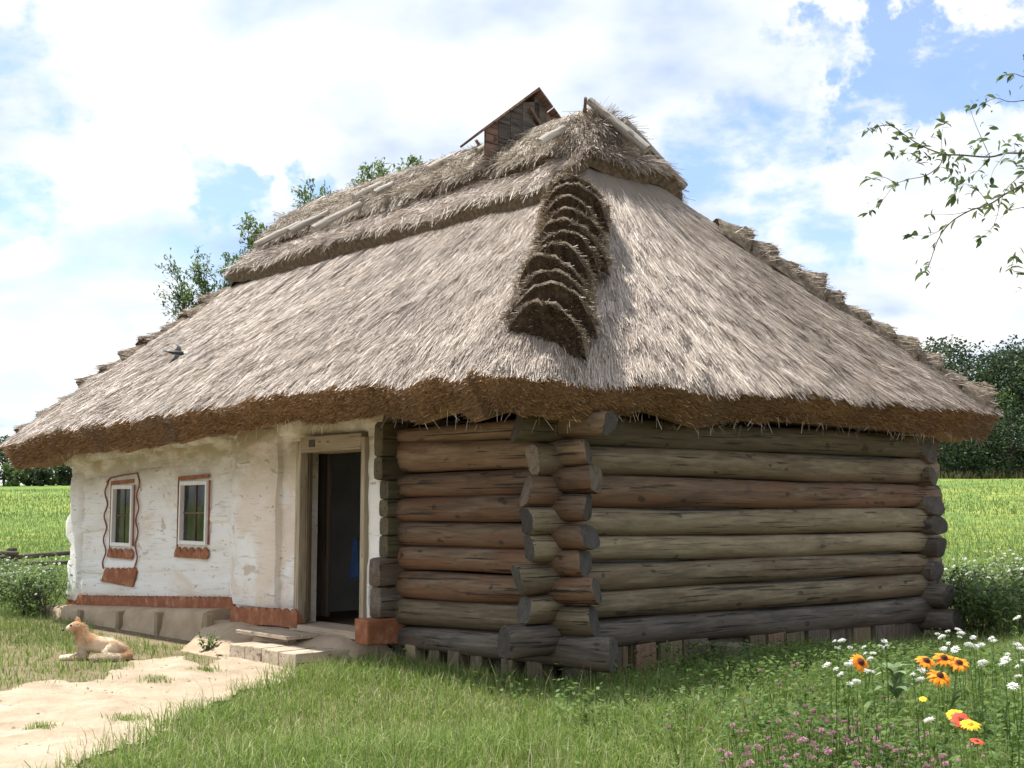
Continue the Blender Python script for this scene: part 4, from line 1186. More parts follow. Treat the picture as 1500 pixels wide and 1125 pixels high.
hip_bundles((W_ + 1.08, -0.50, 2.80), RA, 11, 0.03, 0.62, 37, fine=False, hk=0.45, width=0.30)
hip_bundles((-1.08, 10.18, 2.44), (RIDGE_V, RU1, RIDGE_Z), 10, 0.03, 0.60, 41, fine=False, hk=0.30, width=0.28)
hip_bundles((W_ + 1.08, 10.18, 2.54), (RIDGE_V, RU1, RIDGE_Z), 8, 0.04, 0.60, 43, fine=False, hk=0.6)

# ---- ridge cap: two shaggy layers
def main_z(v, u):
    f_ = 2.655 + (RIDGE_Z - 2.655) * (v + 1.2) / (RIDGE_V + 1.2)
    b_ = 2.79 + (RIDGE_Z - 2.79) * (W_ + 1.2 - v) / (W_ + 1.2 - RIDGE_V)
    e_ = 2.70 + (RIDGE_Z - 2.70) * (u + 0.62) / (RU0 + 0.62)
    g_ = 2.5 + (RIDGE_Z - 2.5) * (10.30 - u) / (10.30 - RU1)
    return np.minimum(np.minimum(f_, b_), np.minimum(e_, g_))
cap_b = (1.74, 4.40, 1.86, 9.28)
cap = Thatch(*cap_b, 0.45, lambda v, u: main_z(np.clip(v, 1.8, 4.30), np.clip(u, 1.95, 9.15)) + 0.15, RIDGE_V, RU0 + 0.05, RU1 + 0.1, RIDGE_Z + 0.24, 420, 51, 0.05, 0.0)
cap.build('ridge_cap', 16, 0.06, 0.21, 0, 0, [M_THATCH, M_CAPRIM], roof)
rg = np.random.default_rng(5)
fi, t = sample(cap, 40000, 0.10, 0.9, (1.0, 1.2, 0.35, 0.3), rg)
p_, d_, n_ = cap.frame(fi, t)
straws('cap_straw', p_, d_, n_, 0.30, 0.0055, M_STRAW, roof, lift=0.05, yaw=0.2, seed=6)
fi, t = sample(cap, 1300, 0.0, 0.05, (1.0, 1.0, 0.3, 0.3), rg)
p_, d_, n_ = cap.frame(fi, t); d_[:, 2] -= 0.5; d_ /= np.linalg.norm(d_, axis=1, keepdims=True)
straws('cap_straw', p_, d_, n_, 0.20, 0.006, M_STRAWT, roof, lift=0.08, yaw=0.5, sink=0.3, seed=7)
top_b = (2.24, 3.98, 2.10, 9.05)
tops = Thatch(*top_b, 0.35, lambda v, u: main_z(np.clip(v, 2.40, 3.85), np.clip(u, 2.25, 8.95)) + 0.25, RIDGE_V, RU0 + 0.18, RU1 - 0.1, RIDGE_Z + 0.42, 360, 61, 0.06, -0.06)
tops.build('ridge_roll', 12, 0.07, 0.17, 0, 0, [M_THATCH, M_CAPRIM], roof)
fi, t = sample(tops, 30000, 0.02, 0.93, (1.0, 1.3, 0.5, 0.4), rg)
p_, d_, n_ = tops.frame(fi, t)
straws('cap_straw', p_, d_, n_, 0.34, 0.0058, M_STRAWT, roof, lift=0.035, yaw=0.24, seed=8)
fi, t = sample(tops, 4200, 0.03, 0.16, (1.0, 1.0, 0.3, 0.3), rg)
p_, d_, n_ = tops.frame(fi, t); d_[:, 2] -= 0.35; d_ /= np.linalg.norm(d_, axis=1, keepdims=True)
straws('cap_straw', p_, d_, n_, 0.34, 0.0058, M_STRAWT, roof, lift=0.05, yaw=0.35, sink=0.4, seed=9)

# ---- crossed poles on the ridge
def pole(p0, p1, r0, r1, m=M_POLE, name='ridge_pole'):
    p0, p1 = Vector(p0), Vector(p1); L = (p1 - p0).length
    mb_ = MB(); mb_.tube([(0, 0, 0), (L * 0.3, 0, 0.006), (L * 0.7, 0, -0.004), (L, 0, 0)], [r0, r0, (r0 + r1) / 2, r1], 8, 0)
    me = sm(mb_.mesh(name, m), 0.8)
    return link(name, me, roof, p0, (p1 - p0).to_track_quat('X', 'Z'))
SLR = 0.66                                                # slope of the roll's front face
capn = DR * (-SLR) + np.array([0, 0, 1.0])
cpp = to_world(RIDGE_V, 5, RIDGE_Z + 0.46)
for px, py, ln, lean in ((790, 209, 0.62, 0.10), (700, 222, 0.60, 0.05), (627, 248, 0.75, -0.05), (519, 290, 0.85, 0.05), (548, 284, 0.45, 0.1), (458, 336, 0.95, -0.1), (424, 340, 0.75, -0.2), (374, 360, 0.85, -0.3)):
    h_ = to_house(on_plane(px, py, capn, cpp))
    sl_ = Vector((1.0, 0.15 + lean * 0.6, SLR * 0.93)).normalized()
    p0 = Vector(h_)
    ln = min(ln, max(0.35, (RIDGE_V + 0.05 - h_[0]) / sl_.x))
    pole(p0, p0 + sl_ * ln, 0.050, 0.036)
# far poles of each pair: their tips cross over the ridge
for px, py, side in ((447, 300, 1), (436, 303, -1), (493, 291, 1), (530, 268, 1), (697, 205, 1), (776, 158, 1)):
    h_ = Vector(on_front(px, py, RIDGE_V - 0.12))
    d2 = Vector((0.72, 0.06 * side, -0.62)).normalized()
    pole(h_, h_ + d2 * 1.0, 0.022, 0.06, M_BOARD)
# pair on the near end of the ridge
e0 = Vector(on_end(858, 143, RU0 - 0.12)); e1 = Vector(on_end(948, 219, RU0 - 0.82))
pole(e1, e0 + (e0 - e1) * -0.06, 0.062, 0.05)
pole(e0, e0 + Vector((0.22, 0.25, -0.28)), 0.02, 0.06, M_BOARD)
pole(Vector((3.3, 2.1, 6.30)), Vector((4.2, 1.9, 5.6)), 0.05, 0.06)

# ---- wooden smoke vent with a gabled lid, on the ridge
vent = empty('smoke_vent', parent=house)
ap = on_front(790, 127, RIDGE_V)
U0, U1 = ap[1], ap[1] + 0.34
AZ = ap[2]
le = on_end(698, 195, U0)
hw = RIDGE_V - le[0]; dzp = AZ - le[2]
def vent_board(name, pts, th, m):
    """a board given by four corners, thickened along its normal"""
    a, b2, c, d = [Vector(p) for p in pts]
    x = (b2 - a).normalized(); nrm = x.cross(d - a).normalized(); y = nrm.cross(x)
    V = []
    for off in (0, -th):
        for p in (a, b2, c, d):
            r_ = p + nrm * off - a
            V.append((r_.dot(x), r_.dot(y), r_.dot(nrm)))
    mb_ = MB(); mb_.add(V, [(0, 1, 2, 3), (7, 6, 5, 4), (0, 4, 5, 1), (1, 5, 6, 2), (2, 6, 7, 3), (3, 7, 4, 0)])
    me = mb_.mesh(name, m)
    return link(name, me, vent, a, Matrix((x, y, nrm)).transposed().to_quaternion())
nb = 4
for sd in (-1, 1):
    for k in range(nb):
        t0, t1 = k / nb, (k + 1) / nb - 0.012
        A = Vector((RIDGE_V + sd * hw * t0 * 1.0, U0, AZ - dzp * t0 + 0.012 * (nb - k) * 0)); B = Vector((RIDGE_V + sd * hw * t1, U0, AZ - dzp * t1))
        P4 = [A, A + Vector((0, U1 - U0, -0.10)), B + Vector((0, U1 - U0, -0.10)), B]
        vent_board('lid_board', P4, 0.028 * (-sd if sd > 0 else 1) * (1 if sd < 0 else 1), M_BOARD)
mb = MB(); 
for (v0, v1, a, b2) in ((RIDGE_V - 0.62, RIDGE_V - 0.58, U0 + 0.14, U1 - 0.10), (RIDGE_V + 0.58, RIDGE_V + 0.62, U0 + 0.14, U1 - 0.10)):
    z1 = AZ - dzp * 0.62 / hw - 0.33
    for k in range(3):
        zz0 = 6.1 + (z1 - 6.1) * k / 3
        vent_board('wall_board', [Vector((v0, a, zz0)), Vector((v0, b2, zz0)), Vector((v0, b2, zz0 + (z1 - 6.1) / 3 - 0.008)), Vector((v0, a, zz0 + (z1 - 6.1) / 3 - 0.008))], 0.03, M_BOARD)
def lid_z(v, u): return AZ - 0.10 * (u - U0) / (U1 - U0) - dzp * abs(v - RIDGE_V) / hw - 0.045
for uu_, v_first, n_ in ((U1 - 0.06, -0.57, 5), (U0 + 0.10, -0.85, 7)):
    for k in range(n_):
        v0 = RIDGE_V + v_first + k * 0.215; v1 = v0 + 0.208
        if v0 < RIDGE_V < v1: v1 = RIDGE_V + 0.10
        vent_board('wall_board', [Vector((v0, uu_, 5.9)), Vector((v1, uu_, 5.9)), Vector((v1, uu_, max(5.95, lid_z(v1, uu_)))), Vector((v0, uu_, max(5.95, lid_z(v0, uu_))))], 0.03, M_DARK if n_ == 7 and k in (1, 2, 3, 4) else M_BOARD)  # middle front boards darker: shade of the open gable put into their colour

# ------------------------------------------------------------------ step and board in front of the door
st = empty('wooden_step', tuple(K), RZ)
tag(st, 'low pale timber step on the sand in front of the open door', 'step')
sA, sB = to_house(on_ground(343, 962, 0.02)), to_house(on_ground(424, 981, 0.02))
sv0 = (sA[0] + sB[0]) / 2
su0, su1 = sB[1], sA[1]
ztop = 0.165
nP = 4
for k in range(nP):
    a = su0 + (su1 - su0) * k / nP; b2 = su0 + (su1 - su0) * (k + 1) / nP - 0.012
    frame_piece('plank', (sv0, a, -0.06), (sv0 + 0.62, b2, ztop + random.uniform(-0.008, 0.008)), st, M_STEP, 0.012)
bd = empty('threshold_board', tuple(K), RZ)
tag(bd, 'flat weathered board lying between the timber step and the door sill', 'board')
o = frame_piece('board', (-0.82, 3.05, 0.225), (-0.42, 4.05, 0.262), bd, M_STEP, 0.008)
o = frame_piece('bearer', (-0.70, 3.2, 0.12), (-0.60, 3.9, 0.224), bd, M_STEP, 0.008)
# blue garment hanging just inside the door
mb = MB(); pts = []
cp_ = on_front(519, 822, 0.50)
for i in range(9):
    for j in range(7):
        t, a = i / 8, j / 6 - 0.5
        pts.append((cp_[0] + 0.03 * math.sin(j * 2.2) * t, cp_[1] + a * (0.08 + 0.08 * t), cp_[2] + 0.26 - 0.46 * t))
mb.add(pts, [(i * 7 + j, i * 7 + j + 1, (i + 1) * 7 + j + 1, (i + 1) * 7 + j) for i in range(8) for j in range(6)])
me = sm(mb.mesh('blue_cloth', M_BLUE), 2.0)
o = link('blue_cloth', me, None, tuple(K)); o.rotation_euler = (0, 0, RZ)
so_ = o.modifiers.new('thickness', 'SOLIDIFY'); so_.thickness = 0.015
tag(o, 'blue cloth hanging in the dark doorway', 'cloth')

# ------------------------------------------------------------------ grass
def blades(name, X, Y, Z, H, Wd, mat, seed=0, bend=0.45, segs=2):
    rg_ = np.random.default_rng(seed)
    N = len(X)
    a = rg_.uniform(0, 2 * np.pi, N); f = rg_.uniform(0, 2 * np.pi, N)
    lean = np.abs(rg_.normal(0, bend, N)) * H
    wx, wy = np.cos(f) * Wd / 2, np.sin(f) * Wd / 2
    lx, ly = np.cos(a) * lean, np.sin(a) * lean
    B = np.stack([X, Y, Z], 1)
    side = np.stack([wx, wy, np.zeros(N)], 1)
    M1 = B + np.stack([lx * 0.30, ly * 0.30, H * 0.58], 1)
    T = B + np.stack([lx, ly, H * np.clip(1 - 0.25 * (lean / np.maximum(H, 1e-6)) ** 2, 0.5, 1)], 1)
    if segs == 2:
        V = np.stack([B - side, B + side, M1 + side * 0.8, M1 - side * 0.8, T], 1).reshape(-1, 3)
        o5 = np.arange(N)[:, None] * 5
        me_ = np_mesh(name, V, [o5 + np.array([[0, 1, 2, 3]]), o5 + np.array([[3, 2, 4]])], mat, smooth=False)
    else:
        V = np.stack([B - side, B + side, T], 1).reshape(-1, 3)
        me_ = np_mesh(name, V, [np.arange(N * 3).reshape(N, 3)], mat, smooth=False)
    o_ = link(name, me_)
    return o_
HOUSE_FOOT = [(-0.12, -0.02), (6.6, -0.02), (6.6, 9.9), (-0.42, 9.9), (-0.52, 5.4), (-0.6, 5.3), (-0.75, 2.7), (-0.12, 2.3)]
def free_ground(X, Y, soft=0.0, seed=1):
    js = np.random.default_rng(seed + 900).normal(0, 0.13 if soft else 0.0, (2, len(X)))
    hx = (X - K[0]) * DR[0] + (Y - K[1]) * DR[1]; hy = (X - K[0]) * DL[0] + (Y - K[1]) * DL[1]
    jx_ = X + 0.10 * fbm(X * 2.2, Y * 2.2, 5, 4) + soft * fbm(X * 3.1, Y * 3.1, seed, 2) + js[0]; jy_ = Y + 0.14 * fbm(X * 2.2, Y * 2.2, 9, 4) + soft * fbm(X * 3.1 + 9, Y * 3.1, seed, 2) + js[1] * 1.5
    ok = ~inside(jx_, jy_, PATH) & ~inside(hx, hy, HOUSE_FOOT)
    mound_ = (hx > -1.2) & (hx < 0) & (hy > 2.55) & (hy < 5.4 - 0.85 * np.clip(-hx - 0.35, 0, 9))
    return ok & ~mound_, hx, hy
def scatter(N, x0, x1, y0, y1, seed):
    rg_ = np.random.default_rng(seed)
    return rg_.uniform(x0, x1, N), rg_.uniform(y0, y1, N), rg_
# near sward on the right of the path
X, Y, rg = scatter(175000, -3.6, 5.4, 5.6, 13.2, 101)
vis = (np.abs(X) < Y * 0.45 + 0.3)
ok, hx, hy = free_ground(X, Y, 0.05, 3)
den = 0.62 + 0.38 * fbm(X * 0.9, Y * 0.9, 41, 3)
ok &= vis & (rg.uniform(0, 1, len(X)) < np.clip(den + 0.25, 0.25, 1))
# left of the path belongs to the thin lawn below
left = X < -2.2 - (Y - 7.5) * 0.02
ok &= ~(left & (Y > 9.4) & (X < -2.4))
X, Y = X[ok], Y[ok]; hx, hy = hx[ok], hy[ok]
H = (0.165 + 0.07 * fbm(X * 0.8, Y * 0.8, 55, 3) + 0.03 * np.clip(X, 0, 4)) * rg.uniform(0.4, 1.35, len(X)) * np.clip(0.55 + 0.45 * (Y * 0 + np.minimum(-hy, 9) / 1.5), 0.78, 1.0)
H = np.clip(H, 0.05, 0.5)
o = blades('grass', X, Y, gz(X, Y) - 0.01, H, rg.uniform(0.0045, 0.009, len(X)), M_GRASS, 1, 0.8)
tag(o, 'dense green meadow grass growing in front of the log walls', 'grass', kind='stuff')
# thin tall seed stalks
X, Y, rg = scatter(1700, -3.2, 5.0, 6.3, 13.0, 107)
ok, hx, hy = free_ground(X, Y, 0.05, 3); ok &= (np.abs(X) < Y * 0.45 + 0.3) & ~((X < -2.4) & (Y > 9.4))
X, Y = X[ok], Y[ok]
o = blades('grass_stalks', X, Y, gz(X, Y), rg.uniform(0.16, 0.42, len(X)), rg.uniform(0.003, 0.005, len(X)), M_GRASSD, 2, 0.6)
tag(o, 'dry seed stalks standing above the green grass', 'grass', kind='stuff')
# worn lawn by the dog, left of the path
X, Y, rg = scatter(120000, -12.0, -1.9, 9.0, 25.0, 111)
ok, hx, hy = free_ground(X, Y, 0.10, 5)
ok &= ~((hx > -1.0) & (hx < 0) & (hy > 2) & (hy < 10) & (rg.uniform(0, 1, len(X)) < 0.93))
worn = np.clip((-hx - 0.7) * 1.1, 0, 1) * np.where(hy < 9.4, 1, 1) 
ok &= (X > -Y * 0.47) & (rg.uniform(0, 1, len(X)) < np.where((hy > 2) & (hy < 9.6), np.clip(0.12 + 0.5 * worn + 0.45 * fbm(X * 1.1, Y * 1.1, 61, 3), 0.03, 1), 0.9))
DGP = on_ground(143, 966)
ok &= ~((np.abs(X - DGP[0]) < 0.5) & (np.abs(Y - DGP[1] + 0.15) < 0.42) & (rg.uniform(0, 1, len(X)) < 0.8))
X, Y = X[ok], Y[ok]; hx, hy = hx[ok], hy[ok]
H = np.clip((0.065 + 0.03 * fbm(X, Y, 63, 3)) * rg.uniform(0.5, 1.5, len(X)) + 0.10 * np.clip((hy - 10) / 2.5, 0, 1) * rg.uniform(0.5, 1.4, len(X)), 0.03, 0.4)
o = blades('lawn', X, Y, gz(X, Y) - 0.005, H, rg.uniform(0.006, 0.011, len(X)), M_GRASS, 3, 0.5)
tag(o, 'short worn lawn round the lying dog', 'grass', kind='stuff')
# meadow behind the house, thinning with distance
def meadow(N, d0, d1, seed, hh, ww, mat, name, label, segs=1, side=None):
    rg_ = np.random.default_rng(seed)
    Y_ = d0 * (d1 / d0) ** rg_.uniform(0, 1, N)
    X_ = Y_ * rg_.uniform(-0.50, 0.50, N)
    ok_, a_, b_ = free_ground(X_, Y_)
    ok_ &= (X_ / Y_ > 0.30) | (X_ / Y_ < -0.34)
    if side is not None: ok_ &= (X_ * side > 0)
    X_, Y_ = X_[ok_], Y_[ok_]
    sc_ = np.clip(Y_ / 18.0, 0.8, 2.4)
    o_ = blades(name, X_, Y_, gz(X_, Y_) - 0.02, hh * rg_.uniform(0.5, 1.4, len(X_)) * np.clip(sc_, 1, 1.5), ww * sc_ * rg_.uniform(0.7, 1.4, len(X_)), mat, seed, 0.5, segs)
    tag(o_, label, 'grass', kind='stuff')
meadow(190000, 14.0, 58.0, 121, 0.11, 0.010, M_GRASSF, 'meadow', 'bright yellow green meadow behind the house', 1)
meadow(40000, 58.0, 112.0, 122, 0.13, 0.022, M_GRASSF, 'meadow', 'far part of the bright green meadow', 1)
# pale strip of tall grass under the far trees
rg = np.random.default_rng(131)
N = 9000
X = rg.uniform(28, 70, N); Y = rg.uniform(118, 127, N)
o = blades('tall_grass', X, Y, gz(X, Y), rg.uniform(0.4, 1.1, N), rg.uniform(0.10, 0.2, N), M_GRASSD, 9, 0.5, 1)
tag(o, 'pale strip of tall dry grass below the far trees', 'grass', kind='stuff')
# clover leaves and herbs between the grass on the right
def herbs(N, x0, x1, y0, y1, hmax, seed, label, dens):
    X_, Y_, rg_ = scatter(N, x0, x1, y0, y1, seed)
    ok_, hx_, hy_ = free_ground(X_, Y_); ok_ &= (np.abs(X_) < Y_ * 0.45 + 0.3) & (rg_.uniform(0, 1, N) < np.clip(dens(X_, Y_), 0, 1))
    X_, Y_ = X_[ok_], Y_[ok_]; n_ = len(X_)
    Z_ = gz(X_, Y_) + hmax * rg_.uniform(0.15, 1.0, n_) ** 0.8
    a = rg_.normal(0, 1, (n_, 3)); a[:, 2] = rg_.normal(0.1, 0.35, n_); a /= np.linalg.norm(a, axis=1, keepdims=True)
    b_ = np.cross(a, rg_.normal(0, 0.35, (n_, 3)) + np.array([0, 0, 1.0])); b_ /= np.linalg.norm(b_, axis=1, keepdims=True)
    L = rg_.uniform(0.022, 0.06, (n_, 1)); W2 = L * rg_.uniform(0.22, 0.42, (n_, 1)); P_ = np.stack([X_, Y_, Z_], 1)
    V_ = np.stack([P_ - a * L / 2, P_ + b_ * W2, P_ + a * L / 2, P_ - b_ * W2], 1).reshape(-1, 3)
    o_ = link('herbs', np_mesh('herbs', V_, [np.arange(n_ * 4).reshape(n_, 4)], M_LEAF, smooth=False))
    tag(o_, label, 'herbs', kind='stuff')
herbs(60000, 0.3, 4.6, 5.2, 11.5, 0.34, 145, 'small leaved herbs and clover leaves between the grass and flowers', lambda x, y: 0.15 + 0.5 * np.clip((x - 0.6) / 1.5, 0, 1) + 0.45 * fbm(x * 1.2, y * 1.2, 71, 3))
herbs(9000, -1.2, 5.2, 8.8, 14.5, 0.22, 146, 'low green herbs along the foot of the log walls', lambda x, y: 0.25 + 0.6 * fbm(x * 1.5, y * 1.5, 75, 3))
# pebbles and crumbs on the path
rg = np.random.default_rng(141)
pv, pf = [], []
X = rg.uniform(-8.5, -1.5, 2600); Y = rg.uniform(6.5, 14, 2600)
ok = inside(X, Y, PATH); X, Y = X[ok], Y[ok]
for x, y in zip(X, Y):
    r_ = 0.006 + 0.014 * random.random() ** 3; b0 = len(pv)
    for (a, b2, c) in ((1, 0, 0), (0, 1, 0), (-1, 0, 0), (0, -1, 0), (0, 0, 0.8)):
        pv.append((x + a * r_ * random.uniform(0.6, 1.3), y + b2 * r_ * random.uniform(0.6, 1.3), 0.022 + c * r_ * random.uniform(0.5, 1)))
    pf += [(b0, b0 + 1, b0 + 4), (b0 + 1, b0 + 2, b0 + 4), (b0 + 2, b0 + 3, b0 + 4), (b0 + 3, b0, b0 + 4)]
o = link('pebbles', np_mesh('pebbles', pv, [np.array(pf)], M_CLAYP, smooth=False))
tag(o, 'small crumbs of earth and pebbles on the sandy path', 'pebbles', kind='stuff')

# ------------------------------------------------------------------ plants
def leaf_shape(mb_, base, tip, width, curl=0.15, n=3, m=0, upv=(0, 0, 1)):
    base, tip = Vector(base), Vector(tip); d = tip - base
    sd = d.cross(Vector(upv))
    if sd.length < 1e-5: sd = Vector((1, 0, 0))
    sd.normalize(); nm = sd.cross(d).normalized()
    V = []; prof = (0.25, 1.0, 0.75) if n == 3 else (0.3, 1.0)
    for i, w_ in enumerate(prof):
        t = i / len(prof)
        p = base + d * t + nm * (curl * d.length * math.sin(math.pi * t))
        V += [p - sd * width / 2 * w_, p + sd * width / 2 * w_]
    V.append(tip - nm * curl * 0.3 * d.length)
    k = len(prof); Fc = [(2 * i, 2 * i + 1, 2 * i + 3, 2 * i + 2) for i in range(k - 1)] + [(2 * k - 2, 2 * k - 1, 2 * k)]
    mb_.add([tuple(p) for p in V], Fc, m)
def flower_daisy(rad, n, pm, cm, cone=0.3, droop=0.1, wfac=1.0, name='flower', double=False):
    mb_ = MB()
    for r_ in range(2 if double is True else 1):
        for i in range(n):
            a = 2 * math.pi * (i + 0.5 * r_) / n + random.uniform(-0.1, 0.1)
            l = rad * random.uniform(0.88, 1.06) * (1 - 0.15 * r_)
            z = -droop * rad * random.uniform(0.3, 1.4) + 0.04 * rad * r_
            b_ = (math.cos(a) * rad * 0.15, math.sin(a) * rad * 0.15, 0.0)
            leaf_shape(mb_, b_, (math.cos(a) * l, math.sin(a) * l, z), 2 * math.pi * rad / n * 0.62 * wfac, 0.12, 3, 0)
    if double == 'ring':
        for i in range(n):
            a = 2 * math.pi * (i + 0.25) / n; l = rad * 0.52
            leaf_shape(mb_, (math.cos(a) * rad * 0.1, math.sin(a) * rad * 0.1, 0.004), (math.cos(a) * l, math.sin(a) * l, 0.006 - droop * rad * 0.5), 2 * math.pi * rad / n * 0.5, 0.12, 2, 2)
    # domed centre
    rings = 4; o_ = len(mb_.v)
    cr_ = rad * 0.30
    pts_ = []
    for i in range(rings):
        ph_ = (math.pi / 2) * i / (rings - 1) * 0.95
        for j in range(8):
            a = 2 * math.pi * j / 8
            pts_.append((math.cos(a) * cr_ * math.cos(ph_), math.sin(a) * cr_ * math.cos(ph_), cone * rad * math.sin(ph_) - 0.02 * rad))
    mb_.add(pts_, [(i * 8 + j, i * 8 + (j + 1) % 8, (i + 1) * 8 + (j + 1) % 8, (i + 1) * 8 + j) for i in range(rings - 1) for j in range(8)] + [tuple((rings - 1) * 8 + j for j in range(8))], 1)
    return mb_.mesh(name, [pm, cm, M_PRUST], smooth=False)
def flower_tuft(rad, n, pm, name='flower', flat=0.7):
    """ball of little petals (clover, yarrow-like heads)"""
    mb_ = MB()
    for i in range(n):
        a = i * 2.39996; z = 1 - 1.5 * (i + 0.5) / n; r_ = math.sqrt(max(0, 1 - z * z))
        d = Vector((r_ * math.cos(a), r_ * math.sin(a), z * flat))
        s_ = rad * random.uniform(0.85, 1.15)
        leaf_shape(mb_, d * s_ * 0.35, d * s_, rad * 0.42, 0.1, 2, 0, upv=(0.3, 0.2, 1))
    return mb_.mesh(name, pm, smooth=False)
def foliage_mesh(h, stems, spread, leaf_len, leaf_w, per, seed, mat=None, top=1.0):
    """thin stems and leaves of one plant, and the stem tips"""
    rd = random.Random(seed); mb_ = MB(); tips = []
    for s_ in range(stems):
        a = rd.uniform(0, 6.28); sp_ = spread * rd.uniform(0.2, 1.0); hh = h * rd.uniform(0.78, 1.05)
        tip = Vector((math.cos(a) * sp_, math.sin(a) * sp_, hh)); base = Vector((math.cos(a) * sp_ * 0.15, math.sin(a) * sp_ * 0.15, -0.03))
        mid = base.lerp(tip, 0.55) + Vector((rd.uniform(-1, 1), rd.uniform(-1, 1), 0)) * spread * 0.15
        mb_.tube([base, mid, tip], [0.0035, 0.0028, 0.0016], 3, 1, cap=False)
        tips.append(tip)
        for k in range(per):
            t = rd.uniform(0.12, 0.92 * top)
            p = base.lerp(mid, t / 0.55) if t < 0.55 else mid.lerp(tip, (t - 0.55) / 0.45)
            b_ = rd.uniform(0, 6.28); l = leaf_len * rd.uniform(0.6, 1.2) * (1.1 - 0.5 * t)
            leaf_shape(mb_, p, p + Vector((math.cos(b_), math.sin(b_), rd.uniform(-0.1, 0.7))).normalized() * l, leaf_w * rd.uniform(0.7, 1.2), 0.2, 3, 0)
    return mb_.mesh('foliage', [mat or M_LEAF, M_GRASS], smooth=False), tips
def head_at(px, py, h):
    """where a plant stands whose flower of height h shows at this spot"""
    d = (EYE - h) / ((py - HOR) / F)
    p = at_depth(px, py, d)
    return p
def plant(name, label, cat, group, pos, fol, heads, rz=0.0, scale=1.0):
    """heads: list of (mesh, location, tilt)"""
    e_ = empty(name, (float(pos[0]), float(pos[1]), float(gz(pos[0], pos[1]))), rz)
    tag(e_, label, cat, group)
    e_.scale = (scale, scale, scale)
    link('foliage', fol, e_)
    for (me_, l_, tl) in heads:
        f_ = link('flower', me_, e_, l_)
        f_.rotation_euler = tl
    return e_
# protos
WH = [flower_tuft(0.026, 26, M_PWHITE, flat=0.55), flower_tuft(0.021, 20, M_PWHITE, flat=0.5), flower_tuft(0.032, 30, M_PWHITE, flat=0.5)]
CL = [flower_tuft(0.0145, 30, M_PPINK), flower_tuft(0.0115, 24, M_PPINK), flower_tuft(0.0165, 34, M_PPINK, flat=0.9)]
# white flowers by the end wall: pixel places of their heads
z8 = lambda x, y: (1100 + x * 0.26667, 880 + y * 0.26667)
white_px = [(460, 222), (500, 220), (475, 262), (545, 258), (622, 255), (735, 225), (712, 250), (742, 255), (418, 354), (535, 352), (555, 335), (468, 375), (495, 405), (672, 290), (628, 290), (655, 320), (632, 385), (665, 390), (545, 458), (583, 445), (1025, 183), (1050, 200), (1082, 168), (1138, 160), (1155, 180), (1147, 200), (1085, 235), (1060, 265), (1123, 268), (1222, 203), (1196, 242), (1235, 252), (1268, 242), (1325, 205), (1333, 222), (1312, 210), (1470, 90), (1455, 100), (1410, 295), (1400, 325), (1380, 350), (1275, 338), (1265, 356), (1465, 360), (1490, 330), (1485, 265), (1465, 243), (1470, 415), (1440, 470), (942, 385), (890, 405), (930, 433), (980, 657)]
done = [False] * len(white_px)
rd = random.Random(4)
k = 0
while not all(done):
    i0 = done.index(False)
    grp = [i for i in range(len(white_px)) if not done[i] and abs(white_px[i][0] - white_px[i0][0]) < 75 and abs(white_px[i][1] - white_px[i0][1]) < 75][:5]
    hts = rd.uniform(0.62, 0.76)
    P0 = head_at(*z8(*white_px[i0]), hts)
    heads = []; mb = MB()
    dpt = P0[1]
    for i in grp:
        done[i] = True
        P = at_depth(*z8(*white_px[i]), dpt + rd.uniform(-0.12, 0.12))
        loc = Vector(P - np.array([P0[0], P0[1], 0]))
        heads.append((WH[rd.randrange(3)], tuple(loc), (rd.uniform(-0.5, 0.5), rd.uniform(-0.5, 0.5), 0)))
        b_ = Vector((rd.uniform(-0.03, 0.03), rd.uniform(-0.03, 0.03), -0.02))
        mid = b_.lerp(loc, 0.6) + Vector((rd.uniform(-0.03, 0.03), rd.uniform(-0.03, 0.03), 0.03))
        mb.tube([b_, mid, loc], [0.004, 0.003, 0.0018], 3, 1, cap=False)
        for q_ in range(9):
            t = rd.uniform(0.15, 0.95); p = b_.lerp(mid, min(1, t / 0.6)) if t < 0.6 else mid.lerp(loc, (t - 0.6) / 0.4)
            a = rd.uniform(0, 6.28)
            leaf_shape(mb, p, p + Vector((math.cos(a), math.sin(a), rd.uniform(0, 0.6))) * rd.uniform(0.04, 0.085), rd.uniform(0.010, 0.018), 0.2, 3, 0)
    xx = z8(*white_px[i0])[0]
    lb = 'white tufted wildflower beside the near end of the orange blooms' if 1330 < xx < 1400 else 'white tufted wildflower against the dark foundation boards' if xx <= 1330 else 'white tufted wildflower in the grass beside the shaded shrub'
    plant('white_flower', lb, 'wildflower', {'lb': lb}['lb'].replace('wildflower', 'wildflowers'), (P0[0], P0[1]), mb.mesh('foliage', [M_LEAF, M_GRASS]), heads)
